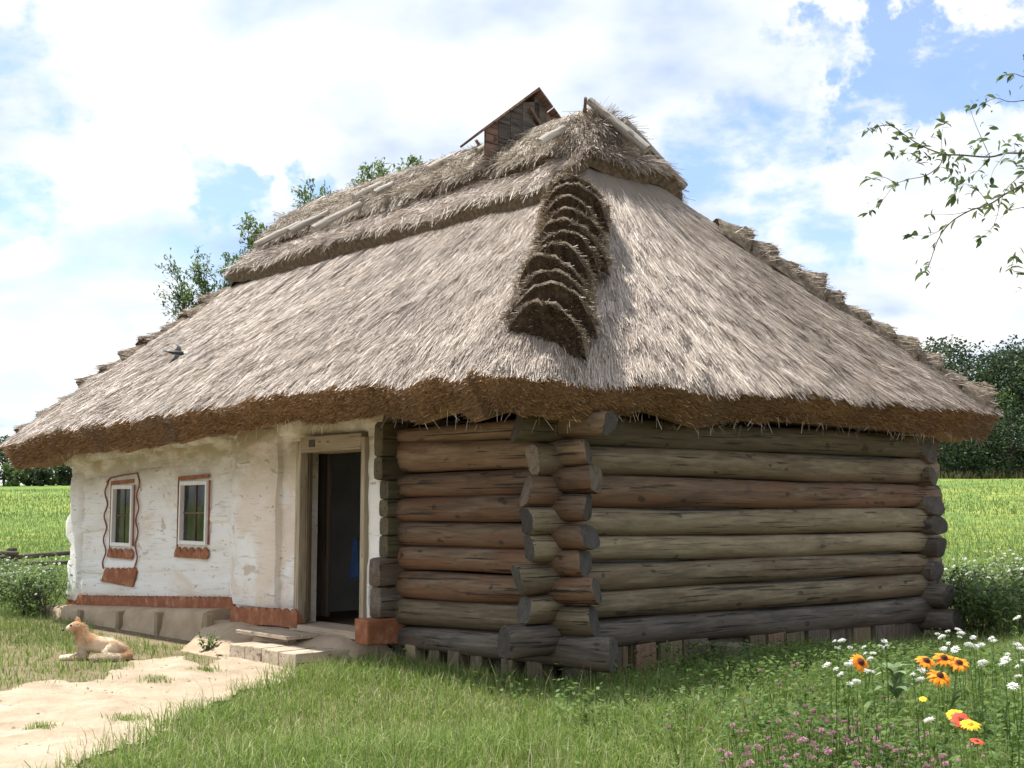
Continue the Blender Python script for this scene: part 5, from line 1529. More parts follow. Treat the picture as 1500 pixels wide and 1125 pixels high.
# pink clover patch
protos = []
for q_ in range(5):
    fm, tips = foliage_mesh(0.36, 6, 0.13, 0.040, 0.020, 9, 70 + q_)
    protos.append((fm, tips))
rd = random.Random(9)
cl_px = []
for q_ in range(78):
    for _t in range(50):
        x, y = rd.gauss(1235, 105), rd.gauss(1078, 36)
        if 1060 < x < 1420 and 1015 < y < 1150 and y > 1018 + abs(x - 1240) * 0.12: break
    cl_px.append((x, y))
cl_px += [(1140, 915 + 60), (1108, 1016), (1300, 1000), (1288, 1010), (1160, 968), (1180, 990), (1005, 1040)]
for i, (x, y) in enumerate(cl_px):
    h_ = rd.uniform(0.30, 0.46)
    P0 = head_at(x, y, h_)
    fm, tips = protos[i % 5]
    hs = rd.sample(tips, rd.choice((2, 3, 3, 4)))
    plant('clover', 'pink clover in the flowering patch in front of the foundation boards', 'clover', 'pink clovers in the grass', (P0[0], P0[1]), fm,
          [(CL[rd.randrange(3)], tuple(t_), (rd.uniform(-0.6, 0.6), rd.uniform(-0.6, 0.6), 0)) for t_ in hs], rd.uniform(0, 6.28), h_ / 0.36)
# orange coneflowers
def big_flower(px, py, h, rad, me_, name, label, cat, group=None, face=0.55, extra=(), leaf=(0.11, 0.03), per=10):
    P0 = head_at(px, py, h)
    mb_ = MB(); heads = []
    rd_ = random.Random(int(px * 7 + py))
    for j, (x, y) in enumerate([(px, py)] + list(extra)):
        P = at_depth(x, y, P0[1] + (0 if j == 0 else rd_.uniform(-0.1, 0.1)))
        loc = Vector(P - np.array([P0[0], P0[1], 0]))
        heads.append((me_[j % len(me_)], tuple(loc), (face + rd_.uniform(-0.15, 0.15), rd_.uniform(-0.2, 0.2), rd_.uniform(-0.6, 0.6))))
        b_ = Vector((rd_.uniform(-0.03, 0.03), rd_.uniform(-0.03, 0.03), -0.02)); mid = b_.lerp(loc, 0.6) + Vector((rd_.uniform(-0.04, 0.04), 0, 0))
        mb_.tube([b_, mid, loc - Vector((0, 0, 0.005))], [0.005, 0.004, 0.0028], 5, 1, cap=False)
        for q2 in range(per):
            t = rd_.uniform(0.05, 0.8); p = b_.lerp(mid, min(1, t / 0.6)) if t < 0.6 else mid.lerp(loc, (t - 0.6) / 0.4)
            a = rd_.uniform(0, 6.28)
            leaf_shape(mb_, p, p + Vector((math.cos(a), math.sin(a), rd_.uniform(0, 0.7))) * leaf[0] * rd_.uniform(0.6, 1.1), leaf[1], 0.2, 3, 0)
    plant(name, label, cat, group, (P0[0], P0[1]), mb_.mesh('foliage', [M_LEAF, M_GRASS]), heads)
OR = [flower_daisy(0.057, 13, M_PORANGE, M_PCONE, 0.32, 0.34, 1.25, double='ring') for _ in range(3)]
ORD = [flower_daisy(0.060, 16, M_PORANGE, M_PCONE, 0.35, 0.35, 1.2, double=True)]
big_flower(1357, 968, 0.80, 0.05, OR, 'coneflower', 'orange coneflower with three dark centred blooms in a row', 'coneflower', None, 0.75, ((1383, 964), (1405, 971)))
big_flower(1377, 990, 0.76, 0.055, ORD, 'coneflower', 'single double orange coneflower just below the row of three', 'coneflower', None, 0.75)
big_flower(1261, 970, 0.80, 0.045, OR, 'coneflower', 'lone orange coneflower among white flowers by the foundation boards', 'coneflower', None, 1.0)
GA = [flower_daisy(0.045, 12, M_PYELLOW, M_YCONE, 0.3, 0.1, 1.3, double=True)]
RE = [flower_daisy(0.048, 9, M_PRED, M_PCONE, 0.2, 0.05, 1.9, double=True)]
big_flower(1400, 1047, 0.70, 0.045, GA, 'yellow_flower', 'yellow flower directly above the red bloom', 'wildflower', None, 0.55)
big_flower(1409, 1056, 0.69, 0.05, RE, 'red_flower', 'coral red flower beneath the yellow bloom in the grass', 'wildflower', None, 0.7)
big_flower(1421, 1061, 0.685, 0.03, GA, 'yellow_flower', 'yellow flower at the lower edge of the red bloom', 'wildflower', None, 0.4)
SMR = [flower_daisy(0.030, 8, M_PRED, M_PCONE, 0.2, 0.0, 1.9)]
big_flower(1431, 1086, 0.66, 0.03, SMR, 'red_flower', 'small flat orange red flower low in the grass', 'wildflower', None, 0.25)
SMY = [flower_daisy(0.022, 8, M_PYELLOW, M_YCONE, 0.2, 0.0, 1.5)]
big_flower(1352, 1024, 0.66, 0.02, SMY, 'yellow_flower', 'tiny yellow flower between clover and orange blooms', 'wildflower', None, 0.4)
# pale broad-leaved plant
mb = MB(); rd = random.Random(77)
P0 = on_ground(1310, 1010); P0 = at_depth(1312, 985, 8.2); 
for q_ in range(26):
    a = rd.uniform(0, 6.28); el_ = rd.uniform(0.35, 1.2); l = rd.uniform(0.12, 0.22)
    b_ = Vector((0, 0, 0.30 + 0.16 * rd.random()))
    leaf_shape(mb, b_, b_ + Vector((math.cos(a) * math.cos(el_), math.sin(a) * math.cos(el_), math.sin(el_) * 0.6)) * l, 0.075, 0.25, 3, 0)
mb.tube([(0, 0, -0.02), (0.01, 0, 0.2), (0, 0, 0.46)], [0.008, 0.006, 0.004], 5, 0, cap=False)
o = plant('broadleaf_plant', 'pale grey green broad leaved plant beside the orange coneflowers', 'plant', None, (P0[0], P0[1]), mb.mesh('foliage', M_LEAFG), [])
# leafy weeds in the sward and under the walls
weeds = [foliage_mesh(0.34, 4, 0.10, 0.075, 0.026, 10, 90 + q_) for q_ in range(4)]
rd = random.Random(12)
wp = [(955, 975), (1050, 985), (1110, 1005), (1180, 1000), (850, 1000), (1000, 1005), (1210, 965), (980, 1040), (1120, 1040), (900, 1030), (1300, 1050), (1460, 1040), (1480, 1090), (1440, 1110), (1490, 1010), (1400, 1100), (1350, 1090), (1450, 990), (1340, 1040), (1470, 960), (1420, 1010), (1495, 1120), (1380, 1120), (1320, 1110)]
for i, (x, y) in enumerate(wp):
    h_ = rd.uniform(0.26, 0.36) if y < 1010 or x < 1150 else rd.uniform(0.38, 0.5)
    P0 = head_at(x, y, h_)
    hh_ = to_house(P0)
    if hh_[0] > -0.3 and hh_[1] > -0.3: P0 = to_world(max(hh_[0], 0), -0.45 - rd.random() * 0.3, 0)
    lb = 'leafy green weed growing close under the log end wall' if x < 1230 and y < 1020 else 'leafy green weed among the flowers and clover'
    plant('weed', lb, 'weed', 'weeds under the wall' if 'close' in lb else 'weeds among the flowers', (P0[0], P0[1]), weeds[i % 4][0], [], rd.uniform(0, 6.28), h_ / 0.34)
# weed tuft at the foot of the clay ledge
fm, tips = foliage_mesh(0.22, 8, 0.16, 0.085, 0.035, 8, 133)
P0 = on_ground(303, 956)
plant('weed', 'dark green weed tuft at the foot of the clay ledge near the step', 'weed', None, (P0[0], P0[1]), fm, [], 0.3)
# shrubs with white flowers: left of the house and right of it
def shrub(pos, h, rad, label, group, seed, nleaf=420, nfl=26, mat=M_LEAF, lw=0.035, ll=0.09, name='flowering_shrub'):
    rd_ = random.Random(seed); mb_ = MB(); sb = MB()
    stems_ = []
    for q_ in range(7):
        a = rd_.uniform(0, 6.28); tip = Vector((math.cos(a) * rad * rd_.uniform(0.2, 0.9), math.sin(a) * rad * rd_.uniform(0.2, 0.9), h * rd_.uniform(0.75, 1.0)))
        mid = tip * 0.5 + Vector((rd_.uniform(-0.1, 0.1), rd_.uniform(-0.1, 0.1), h * 0.08))
        sb.tube([(0, 0, -0.05), mid, tip], [0.010, 0.007, 0.003], 4, 0, cap=False); stems_.append((mid, tip))
    heads = []
    for q_ in range(nleaf):
        mid, tip = stems_[q_ % 7]; t = rd_.random() ** 0.7
        p = mid.lerp(tip, t) + Vector((rd_.gauss(0, 1), rd_.gauss(0, 1), rd_.gauss(0, 0.7))) * rad * 0.30
        if rd_.random() < 0.4: p.z *= rd_.uniform(0.15, 0.8)
        p.z = max(0.03, p.z)
        a = rd_.uniform(0, 6.28)
        leaf_shape(mb_, p, p + Vector((math.cos(a), math.sin(a), rd_.uniform(-0.5, 0.5))) * ll * rd_.uniform(0.6, 1.2), lw * rd_.uniform(0.7, 1.2), 0.2, 2, 0)
    for q_ in range(nfl):
        mid, tip = stems_[q_ % 7]
        p = mid.lerp(tip, rd_.uniform(0.3, 1.1)) + Vector((rd_.gauss(0, 1), rd_.gauss(0, 1), rd_.gauss(0, 0.5))) * rad * 0.30
        p.z = min(max(p.z, h * 0.3), h * 1.06)
        heads.append((WH[rd_.randrange(3)], tuple(p), (rd_.uniform(-0.6, 0.6), rd_.uniform(-0.6, 0.6), 0)))
    e_ = plant(name, label, 'shrub', group, pos, mb_.mesh('foliage', mat), heads)
    link('stem', sb.mesh('stem', M_BARK), e_)
    return e_
rd = random.Random(31)
for i in range(12):
    d = rd.uniform(19.5, 24.0); x = rd.uniform(-25, 82)
    P0 = at_depth(x, 800, d)
    hh_ = to_house(P0)
    if hh_[1] < 10.9 and hh_[0] > -1.2: P0 = to_world(hh_[0], 11.1 + rd.random(), 0)
    shrub((P0[0], P0[1]), rd.uniform(0.42, 0.70), 0.5, 'bushy weed with small white flowers between the rail fence and the white wall', 'white flowered bushes beyond the white wall', 300 + i, 360, 22)
for i in range(6):
    P0 = on_ground(rd.uniform(-30, 70), rd.uniform(885, 905))
    shrub((P0[0], P0[1]), rd.uniform(0.45, 0.7), 0.45, 'low dark green bush at the far end of the clay ledge', 'low bushes by the clay ledge', 330 + i, 420, 5)
for i in range(14):
    d = rd.uniform(17.6, 20.5); x = rd.uniform(1385, 1530)
    P0 = at_depth(x, 850, d)
    hh_ = to_house(P0)
    shrub((P0[0], P0[1]), rd.uniform(0.55, 0.85), 0.45, 'leafy white flowering weed along the low rail by the meadow', 'white flowering weeds along the low rail', 360 + i, 330, 20)
for i, (x, y) in enumerate(((1440, 935), (1472, 940), (1500, 930), (1425, 930), (1488, 915), (1455, 920))):
    P0 = on_ground(x, y)
    shrub((P0[0], P0[1]), rd.uniform(0.55, 0.75), 0.38, 'dark leafy bush in the shade behind the white flowers', 'dark bushes beside the house corner', 380 + i, 420, 2, M_LEAF, 0.05, 0.12)

# ------------------------------------------------------------------ rail fences
def rail_fence(posts, rails, label):
    e_ = empty('rail_fence', posts[0][0]); tag(e_, label, 'fence')
    o0 = Vector(posts[0][0])
    for (p, h, w) in posts:
        log(Vector(p) - o0 + Vector((0, 0, -0.3)), Vector(p) - o0 + Vector((0, 0, h)), w, w, w * 0.9, w * 0.9, [M_DARK, M_END], 'post', e_, wob=0.006)
    for (a, b2, r_) in rails:
        log(Vector(a) - o0, Vector(b2) - o0, r_, r_, r_ * 0.85, r_ * 0.85, [M_DARK, M_END], 'rail', e_, wob=0.004)
    return e_
def gp(px, d):
    p = at_depth(px, 745, d); return Vector((p[0], p[1], float(gz(p[0], p[1]))))
pl = [gp(-95, 25.5), gp(20, 26), gp(112, 26.5)]
def up(p, z): return p + Vector((0, 0, z))
rail_fence([(tuple(p), 0.72, 0.11) for p in pl],
           [(up(pl[0], 0.66) + Vector((0, -0.13, 0)), up(pl[1], 0.60) + Vector((0.2, -0.13, 0)), 0.055), (up(pl[0], 0.44) + Vector((0, -0.13, 0)), up(pl[1], 0.42) + Vector((0.2, -0.13, 0)), 0.06),
            (up(pl[1], 0.50) + Vector((-0.3, -0.14, 0)), up(pl[2], 0.62) + Vector((0, -0.14, 0)), 0.06), (up(pl[1], 0.38) + Vector((-0.3, 0.16, 0)), up(pl[2], 0.38) + Vector((0, 0.16, 0)), 0.05)],
           'dark rail fence between the meadow and the white end of the house')
pr = [gp(1375, 22.3), gp(1433, 22.0), gp(1497, 21.8), gp(1570, 21.5)]
rail_fence([(tuple(p), 0.52 if i == 1 else 0.42, 0.05) for i, p in enumerate(pr)],
           [(up(pr[0], 0.36) + Vector((-0.5, -0.07, 0)), up(pr[1], 0.36) + Vector((0.25, -0.07, 0)), 0.035), (up(pr[1], 0.36) + Vector((-0.2, -0.075, 0.02)), up(pr[3], 0.36) + Vector((0, -0.07, 0)), 0.04),
            (up(pr[1], 0.2) + Vector((0, 0.07, 0)), up(pr[3], 0.22) + Vector((0, 0.07, 0)), 0.035)],
           'low weathered rail in the flowers beside the bright meadow')

# ------------------------------------------------------------------ trees
def leaf_cloud(centres, n, size, seed, flat=0.7, aspect=2.0):
    """n leaf faces scattered through ellipsoid clumps: centres = [(x,y,z,r)]"""
    rg_ = np.random.default_rng(seed)
    C_ = np.array(centres, float)
    w = C_[:, 3] ** 2.2; idx = rg_.choice(len(C_), n, p=w / w.sum())
    d = rg_.normal(0, 1, (n, 3)); d /= np.linalg.norm(d, axis=1, keepdims=True)
    r_ = rg_.uniform(0, 1, (n, 1)) ** 0.45
    P_ = C_[idx, :3] + d * r_ * C_[idx, 3:4] * np.array([1, 1, 0.8])
    a = rg_.normal(0, 1, (n, 3)); a[:, 2] = a[:, 2] * flat - 0.2; a /= np.linalg.norm(a, axis=1, keepdims=True)
    b_ = np.cross(a, rg_.normal(0, 1, (n, 3))); b_ /= np.linalg.norm(b_, axis=1, keepdims=True)
    L = size * rg_.uniform(0.6, 1.4, (n, 1)); W2 = L / aspect
    V = np.stack([P_ - a * L / 2, P_ + b_ * W2 / 2, P_ + a * L / 2, P_ - b_ * W2 / 2], 1).reshape(-1, 3)
    return V, np.arange(n * 4).reshape(n, 4)
def far_tree(pos, h, rad, seed, label, group, mat=M_LEAFD, n=2600, leaf=0.42, name='tree', low=0.12):
    rd_ = random.Random(seed)
    e_ = empty(name, pos); tag(e_, label, 'tree', group)
    mb_ = MB(); cs_ = []
    mb_.tube([(0, 0, -0.3), (0.05, 0, h * 0.3), (rd_.uniform(-.2, .2), 0.1, h * 0.62), (rd_.uniform(-.3, .3), 0, h * 0.9)], [h * 0.026, h * 0.020, h * 0.012, h * 0.003], 7)
    for q_ in range(9):
        a = rd_.uniform(0, 6.28); z0 = h * rd_.uniform(0.2, 0.7)
        t = Vector((math.cos(a) * rad * 0.75, math.sin(a) * rad * 0.75, z0 + h * rd_.uniform(0.1, 0.25)))
        mb_.tube([(0, 0, z0), t * 0.5 + Vector((0, 0, z0 * 0.5 + 0.1)), t], [h * 0.008, h * 0.005, h * 0.002], 5)
        cs_.append((t.x, t.y, t.z, rad * rd_.uniform(0.28, 0.48)))
    for q_ in range(16):
        z = rd_.uniform(low, 0.95); k_ = math.sin(math.pi * min(1, (z - low) / (1 - low) * 0.85 + 0.18)) ** 0.7
        a = rd_.uniform(0, 6.28); r_ = rad * k_ * rd_.uniform(0.2, 0.85)
        cs_.append((math.cos(a) * r_, math.sin(a) * r_, h * z, rad * rd_.uniform(0.22, 0.42)))
    cs_.append((0, 0, h * 0.93, rad * 0.3))
    link('trunk', sm(mb_.mesh('trunk', M_BARK), 1.0), e_)
    for q_ in range(6):
        a = rd_.uniform(0, 6.28); cs_.append((math.cos(a) * rad * 0.5, math.sin(a) * rad * 0.5, h * rd_.uniform(low, low + 0.2), rad * 0.34))
    V, Fq = leaf_cloud(cs_, n, leaf, seed)
    link('crown', np_mesh('crown', V, [Fq], mat, smooth=False), e_)
    return e_
rd = random.Random(55)
# wood on the rise to the right
k = 0
for (px, d, top) in ((1350, 132, 545), (1383, 126, 497), (1402, 129, 492), (1425, 134, 520), (1448, 127, 545), (1462, 133, 515), (1480, 126, 520), (1497, 131, 494), (1525, 128, 500), (1560, 130, 510), (1600, 129, 500), (1650, 131, 505), (1365, 121.5, 610), (1395, 121, 625), (1428, 121.5, 600), (1455, 121, 610), (1485, 121.5, 590), (1520, 121, 610)):
    p = gp(px, d); p = Vector((p.x, p.y, float(gz(p.x, p.y))))
    h_ = (HOR - top) / F * d + EYE - p.z
    low_ = d < 123
    far_tree(tuple(p), h_, h_ * (0.75 if low_ else 0.40), 500 + k,
             'low dark green bush at the foot of the far wood' if low_ else 'tall dark green tree in the wood beyond the meadow, right of the roof', 'bushes at the foot of the far wood' if low_ else 'trees of the far wood right of the roof',
             M_LEAFY if k == 4 else M_LEAFD, 2200 if low_ else 4200, 0.34 if low_ else 0.40, 'bush' if low_ else 'tree', 0.02 if low_ else 0.06); k += 1
# row of trees far to the left
for (px, d, top) in ((-70, 140, 630), (-28, 136, 632), (4, 138, 640), (22, 132, 672), (42, 135, 676), (60, 130, 682), (78, 134, 676), (96, 131, 680), (118, 134, 678), (140, 131, 674)):
    p = gp(px, d)
    h_ = (HOR - top) / F * d + EYE - p.z
    far_tree(tuple(p), h_, h_ * 0.46, 560 + k, 'dark green tree in the far row beyond the meadow, left under the eaves', 'trees of the far row under the eaves', M_LEAFY if k % 3 == 0 else M_LEAFD, 1800, 0.36, 'tree', 0.06); k += 1
# light feathery trees just behind the roof: crown tips show above the thatch
def sprig_tree(base_px, d, tips, seed, label):
    rd_ = random.Random(seed)
    b0 = gp(base_px, d)
    e_ = empty('tree', tuple(b0)); tag(e_, label, 'tree', 'light trees behind the roof')
    mb_ = MB(); lv = []
    top = max((HOR - y) / F * d + EYE for (_, y, _) in tips)
    fork = Vector((0, 0, top * 0.42))
    mb_.tube([(0, 0, -0.3), (0.04, 0, top * 0.2), fork], [0.16, 0.13, 0.10], 8)
    for (x, y, r_) in tips:
        P = Vector(at_depth(x, y, d + rd_.uniform(-0.8, 0.8))) - b0
        mid = fork.lerp(P, 0.55) + Vector((rd_.uniform(-.2, .2), rd_.uniform(-.2, .2), 0.25))
        mb_.tube([fork, mid, P], [0.05, 0.025, 0.006], 5)
        nsh = 11
        for q_ in range(nsh):
            s0_ = mid.lerp(P, rd_.uniform(0.1, 0.95))
            dr = (P - mid).normalized() + Vector((rd_.gauss(0, 0.9), rd_.gauss(0, 0.9), rd_.gauss(0.1, 0.5)))
            tip = s0_ + dr.normalized() * r_ * rd_.uniform(0.6, 1.35)
            mb_.tube([s0_, (s0_ + tip) / 2 + Vector((0, 0, 0.03)), tip], [0.010, 0.007, 0.003], 3, 0, cap=False)
            for w_ in range(20):
                t = rd_.uniform(0.2, 1.05); p = s0_.lerp(tip, t)
                for sg in (-1, 1):
                    dv = (dr.normalized() * 0.6 + Vector((rd_.gauss(0, 0.7), rd_.gauss(0, 0.7), rd_.gauss(0, 0.5)))).normalized()
                    p2 = p + Vector((rd_.gauss(0, 0.06), rd_.gauss(0, 0.06), rd_.gauss(0, 0.06))); lv.append((p2, p2 + dv * rd_.uniform(0.07, 0.15)))
    mb2 = MB()
    for a, b2 in lv: leaf_shape(mb2, a, b2, rd_.uniform(0.035, 0.055), 0.12, 2, 0)
    # denser foliage lower in the crown
    cs_ = [(rd_.uniform(-1.4, 1.4), rd_.uniform(-1, 1.4), top * rd_.uniform(0.32, 0.60), 0.75) for _ in range(9)]
    V, Fq = leaf_cloud(cs_, 1600, 0.16, seed, aspect=3)
    tips3 = [Vector(at_depth(x, y, d)) - b0 for (x, y, r_) in tips]
    Vt, Ft = leaf_cloud([(p.x, p.y, p.z - 0.15, r_ * 0.70) for p, (x, y, r_) in zip(tips3, tips)], 24 * len(tips), 0.13, seed + 3, aspect=3.4)
    link('trunk', sm(mb_.mesh('trunk', M_BARK), 1.0), e_)
    link('leaves', np_mesh('leaves', Vt, [Ft], M_LEAFY, smooth=False), e_)
    link('crown', mb2.mesh('crown', M_LEAFY), e_)
    link('lower_crown', np_mesh('lower_crown', V, [Fq], M_LEAFY, smooth=False), e_)
sprig_tree(300, 27.0, ((262, 402, 0.55), (288, 385, 0.6), (302, 400, 0.5), (330, 392, 0.6), (262, 440, 0.5), (318, 430, 0.6), (345, 382, 0.4), (280, 430, 0.6)), 701, 'light green feathery tree behind the lower left end of the roof')
sprig_tree(395, 26.0, ((360, 322, 0.4), (372, 345, 0.5), (390, 330, 0.35), (412, 318, 0.4), (355, 365, 0.45), (400, 350, 0.5)), 702, 'light green feathery tree behind the middle of the left ridge end')
sprig_tree(470, 27.5, ((455, 280, 0.4), (470, 285, 0.4), (490, 280, 0.4), (445, 292, 0.4), (480, 300, 0.5)), 703, 'light green feathery tree behind the crossed ridge poles')
sprig_tree(565, 26.5, ((530, 258, 0.4), (545, 243, 0.45), (556, 246, 0.35), (598, 234, 0.35), (604, 240, 0.3), (548, 262, 0.4)), 704, 'light green feathery tree behind the upper roof, tips left of the smoke vent')

# ------------------------------------------------------------------ tree at the right whose boughs reach into view
tr = empty('leafy_tree', (6.3, 9.2, 0)); tag(tr, 'tree whose thin leafy boughs hang against the sky at the upper right', 'tree')
TB = Vector((6.3, 9.2, 0))
mbT = MB()
mbT.tube([(0, 0, -0.4), (0.05, 0.02, 1.6), (-0.05, 0.05, 3.2), (-0.02, 0, 5.0), (0.05, 0.05, 6.6)], [0.21, 0.17, 0.14, 0.10, 0.05], 10)
link('trunk', sm(mbT.mesh('trunk', M_BARK), 1.0), tr)
z7 = lambda x, y: (1100 + x * 0.35556, 60 + y * 0.35556)
TW = [  # twig lines (places on the photograph's upper right), distance, radius at root
    ([(1250, 455), (1125, 462), (1050, 462), (985, 478), (870, 470), (790, 465), (700, 430), (630, 385), (580, 350), (520, 352), (470, 375)], 8.9, 0.013),
    ([(790, 465), (780, 510), (720, 555), (650, 570), (590, 595), (540, 660), (480, 710)], 8.8, 0.006),
    ([(600, 590), (545, 560), (480, 570)], 8.75, 0.004),
    ([(790, 465), (785, 400), (795, 335)], 8.9, 0.004),
    ([(985, 478), (950, 400), (920, 330), (900, 268)], 9.0, 0.005),
    ([(700, 462), (640, 462), (570, 460)], 8.85, 0.003),
    ([(985, 478), (930, 540), (880, 575), (830, 560)], 9.0, 0.004),
    ([(1260, 520), (1125, 590), (1050, 630), (980, 675), (900, 700), (820, 750), (770, 820), (735, 920), (710, 955)], 8.5, 0.012),
    ([(820, 750), (740, 800), (650, 800)], 8.45, 0.004),
    ([(900, 700), (830, 715), (730, 715)], 8.5, 0.004),
    ([(980, 675), (930, 610), (870, 590), (830, 650)], 8.6, 0.004),
    ([(1250, 225), (1125, 245), (1060, 250), (1010, 235), (955, 258)], 9.2, 0.007),
    ([(1250, 170), (1125, 148), (1085, 135), (1040, 140)], 9.3, 0.006),
    ([(1125, 545), (1060, 600), (1030, 660), (1000, 760), (940, 820)], 8.6, 0.005),
    ([(1050, 462), (1000, 530), (990, 570)], 8.9, 0.003),
    ([(1260, 660), (1125, 685), (1050, 700)], 8.4, 0.006),
    ([(1260, 1000), (1125, 960), (1075, 940), (1090, 880)], 8.3, 0.006),
    ([(1125, 500), (1085, 440), (1110, 390)], 9.0, 0.004),
    ([(1260, 70), (1180, 60), (1125, 75)], 9.3, 0.004),
]
leaf_pts = []
rd = random.Random(88)
for (pts, d, r0) in TW:
    P = []
    n = len(pts)
    for i, (x, y) in enumerate(pts):
        P.append(Vector(at_depth(*z7(x, y), d + 0.25 * math.sin(i * 1.3 + d * 9) * (0.3 if i == 0 else 1))) - TB)
    # smooth: subdivide
    Q = []
    for i in range(n - 1):
        p0, p1, p2, p3 = P[max(0, i - 1)], P[i], P[i + 1], P[min(n - 1, i + 2)]
        for t in (0, 0.33, 0.67):
            Q.append(0.5 * ((2 * p1) + (p2 - p0) * t + (2 * p0 - 5 * p1 + 4 * p2 - p3) * t * t + (3 * p1 - p0 - 3 * p2 + p3) * t ** 3))
    Q.append(P[-1])
    if r0 > 0.0055 and pts[0][0] >= 1250:                      # a bough back to the trunk
        z_ = max(2.5, min(6.0, Q[0].z - 0.3))
        Q = [Vector((-0.02, 0.02, z_)), Vector((Q[0].x * 0.45, Q[0].y * 0.45, z_ * 0.4 + Q[0].z * 0.6 + 0.12))] + Q
        rr = [0.05, 0.022] + [r0 * 0.68 * (1 - 0.8 * i / len(Q)) for i in range(len(Q) - 2)]
    else:
        rr = [r0 * 0.68 * (1 - 0.75 * i / len(Q)) for i in range(len(Q))]
    mb = MB(); mb.tube(Q, rr, 5, 0, cap=True)
    link('twig', sm(mb.mesh('twig', M_BARK), 1.2), tr)
    m_ = len(P)
    for i in range(m_):
        if pts[i][0] > 1130: continue
        kk = 5 if i == m_ - 1 else rd.choice((0, 2, 3, 4)) if len(pts) < 8 else rd.choice((1, 3, 4, 5))
        dv = (P[i] - P[i - 1]).normalized() if i else (P[1] - P[0]).normalized()
        for q_ in range(kk):
            off = dv * rd.uniform(-0.06, 0.05) if i < m_ - 1 else dv * rd.uniform(-0.07, 0.0)
            leaf_pts.append((P[i] + off, (dv * 0.8 + Vector((rd.gauss(0, 0.6), rd.gauss(0, 0.6), rd.gauss(-0.35, 0.45)))).normalized()))
# extra clusters where the leaves crowd together
for (x, y, kk, d) in ((710, 455, 7, 8.9), (740, 480, 6, 8.9), (820, 500, 8, 8.9), (830, 540, 6, 8.9), (945, 415, 7, 9.0), (960, 395, 5, 9.0), (660, 350, 5, 8.9), (950, 690, 6, 8.5), (1085, 440, 6, 8.9), (1110, 500, 5, 8.9), (980, 580, 5, 8.7), (1090, 700, 6, 8.4), (1110, 930, 6, 8.3), (1115, 985, 4, 8.3), (670, 485, 4, 8.9), (890, 600, 4, 8.6), (840, 660, 5, 8.6), (1000, 260, 4, 9.2), (1090, 135, 4, 9.3)):
    p = Vector(at_depth(*z7(x, y), d)) - TB
    for q_ in range(kk):
        leaf_pts.append((p + Vector((rd.gauss(0, 0.05), rd.gauss(0, 0.08), rd.gauss(0, 0.05))), Vector((rd.gauss(-0.2, 0.7), rd.gauss(0, 0.6), rd.gauss(-0.2, 0.6))).normalized()))
lm = []
for q_ in range(4):
    mb = MB(); leaf_shape(mb, (0, 0, 0), (1, 0, 0), 0.29 + 0.04 * q_, 0.08 + 0.04 * q_, 3, 0)
    lm.append(mb.mesh('leaf', M_LEAFB))
for i, (p, dv) in enumerate(leaf_pts[:300]):
    o = link('leaf', lm[i % 4], tr, p)
    L = rd.uniform(0.055, 0.10); o.scale = (L, L, L)
    o.rotation_mode = 'QUATERNION'
    o.rotation_quaternion = dv.to_track_quat('X', 'Z') @ Quaternion((1, 0, 0), rd.uniform(-1.2, 1.2))
mb = MB()
for i, (p, dv) in enumerate(leaf_pts):
    for q_ in range((1 if i % 2 else 0) if i < 300 else 1):
        p2 = p + Vector((rd.gauss(0, 0.035), rd.gauss(0, 0.05), rd.gauss(0, 0.035))); d2 = (dv + Vector((rd.gauss(0, 0.6), rd.gauss(0, 0.6), rd.gauss(-0.1, 0.5)))).normalized()
        leaf_shape(mb, p2, p2 + d2 * rd.uniform(0.045, 0.08), rd.uniform(0.012, 0.021), 0.1, 3, 0)
o = link('leaves', mb.mesh('leaves', M_LEAFT), tr); o['kind'] = 'stuff'
# the crown itself, outside the picture above and to the right
cs_ = [(rd.uniform(-0.2, 2.2), rd.uniform(-1.5, 1.8), rd.uniform(4.8, 7.6), 0.8) for _ in range(14)]
V, Fq = leaf_cloud(cs_, 5200, 0.10, 901, aspect=2.4)
o = link('crown', np_mesh('crown', V, [Fq], M_LEAFB, smooth=False), tr); o['kind'] = 'stuff'

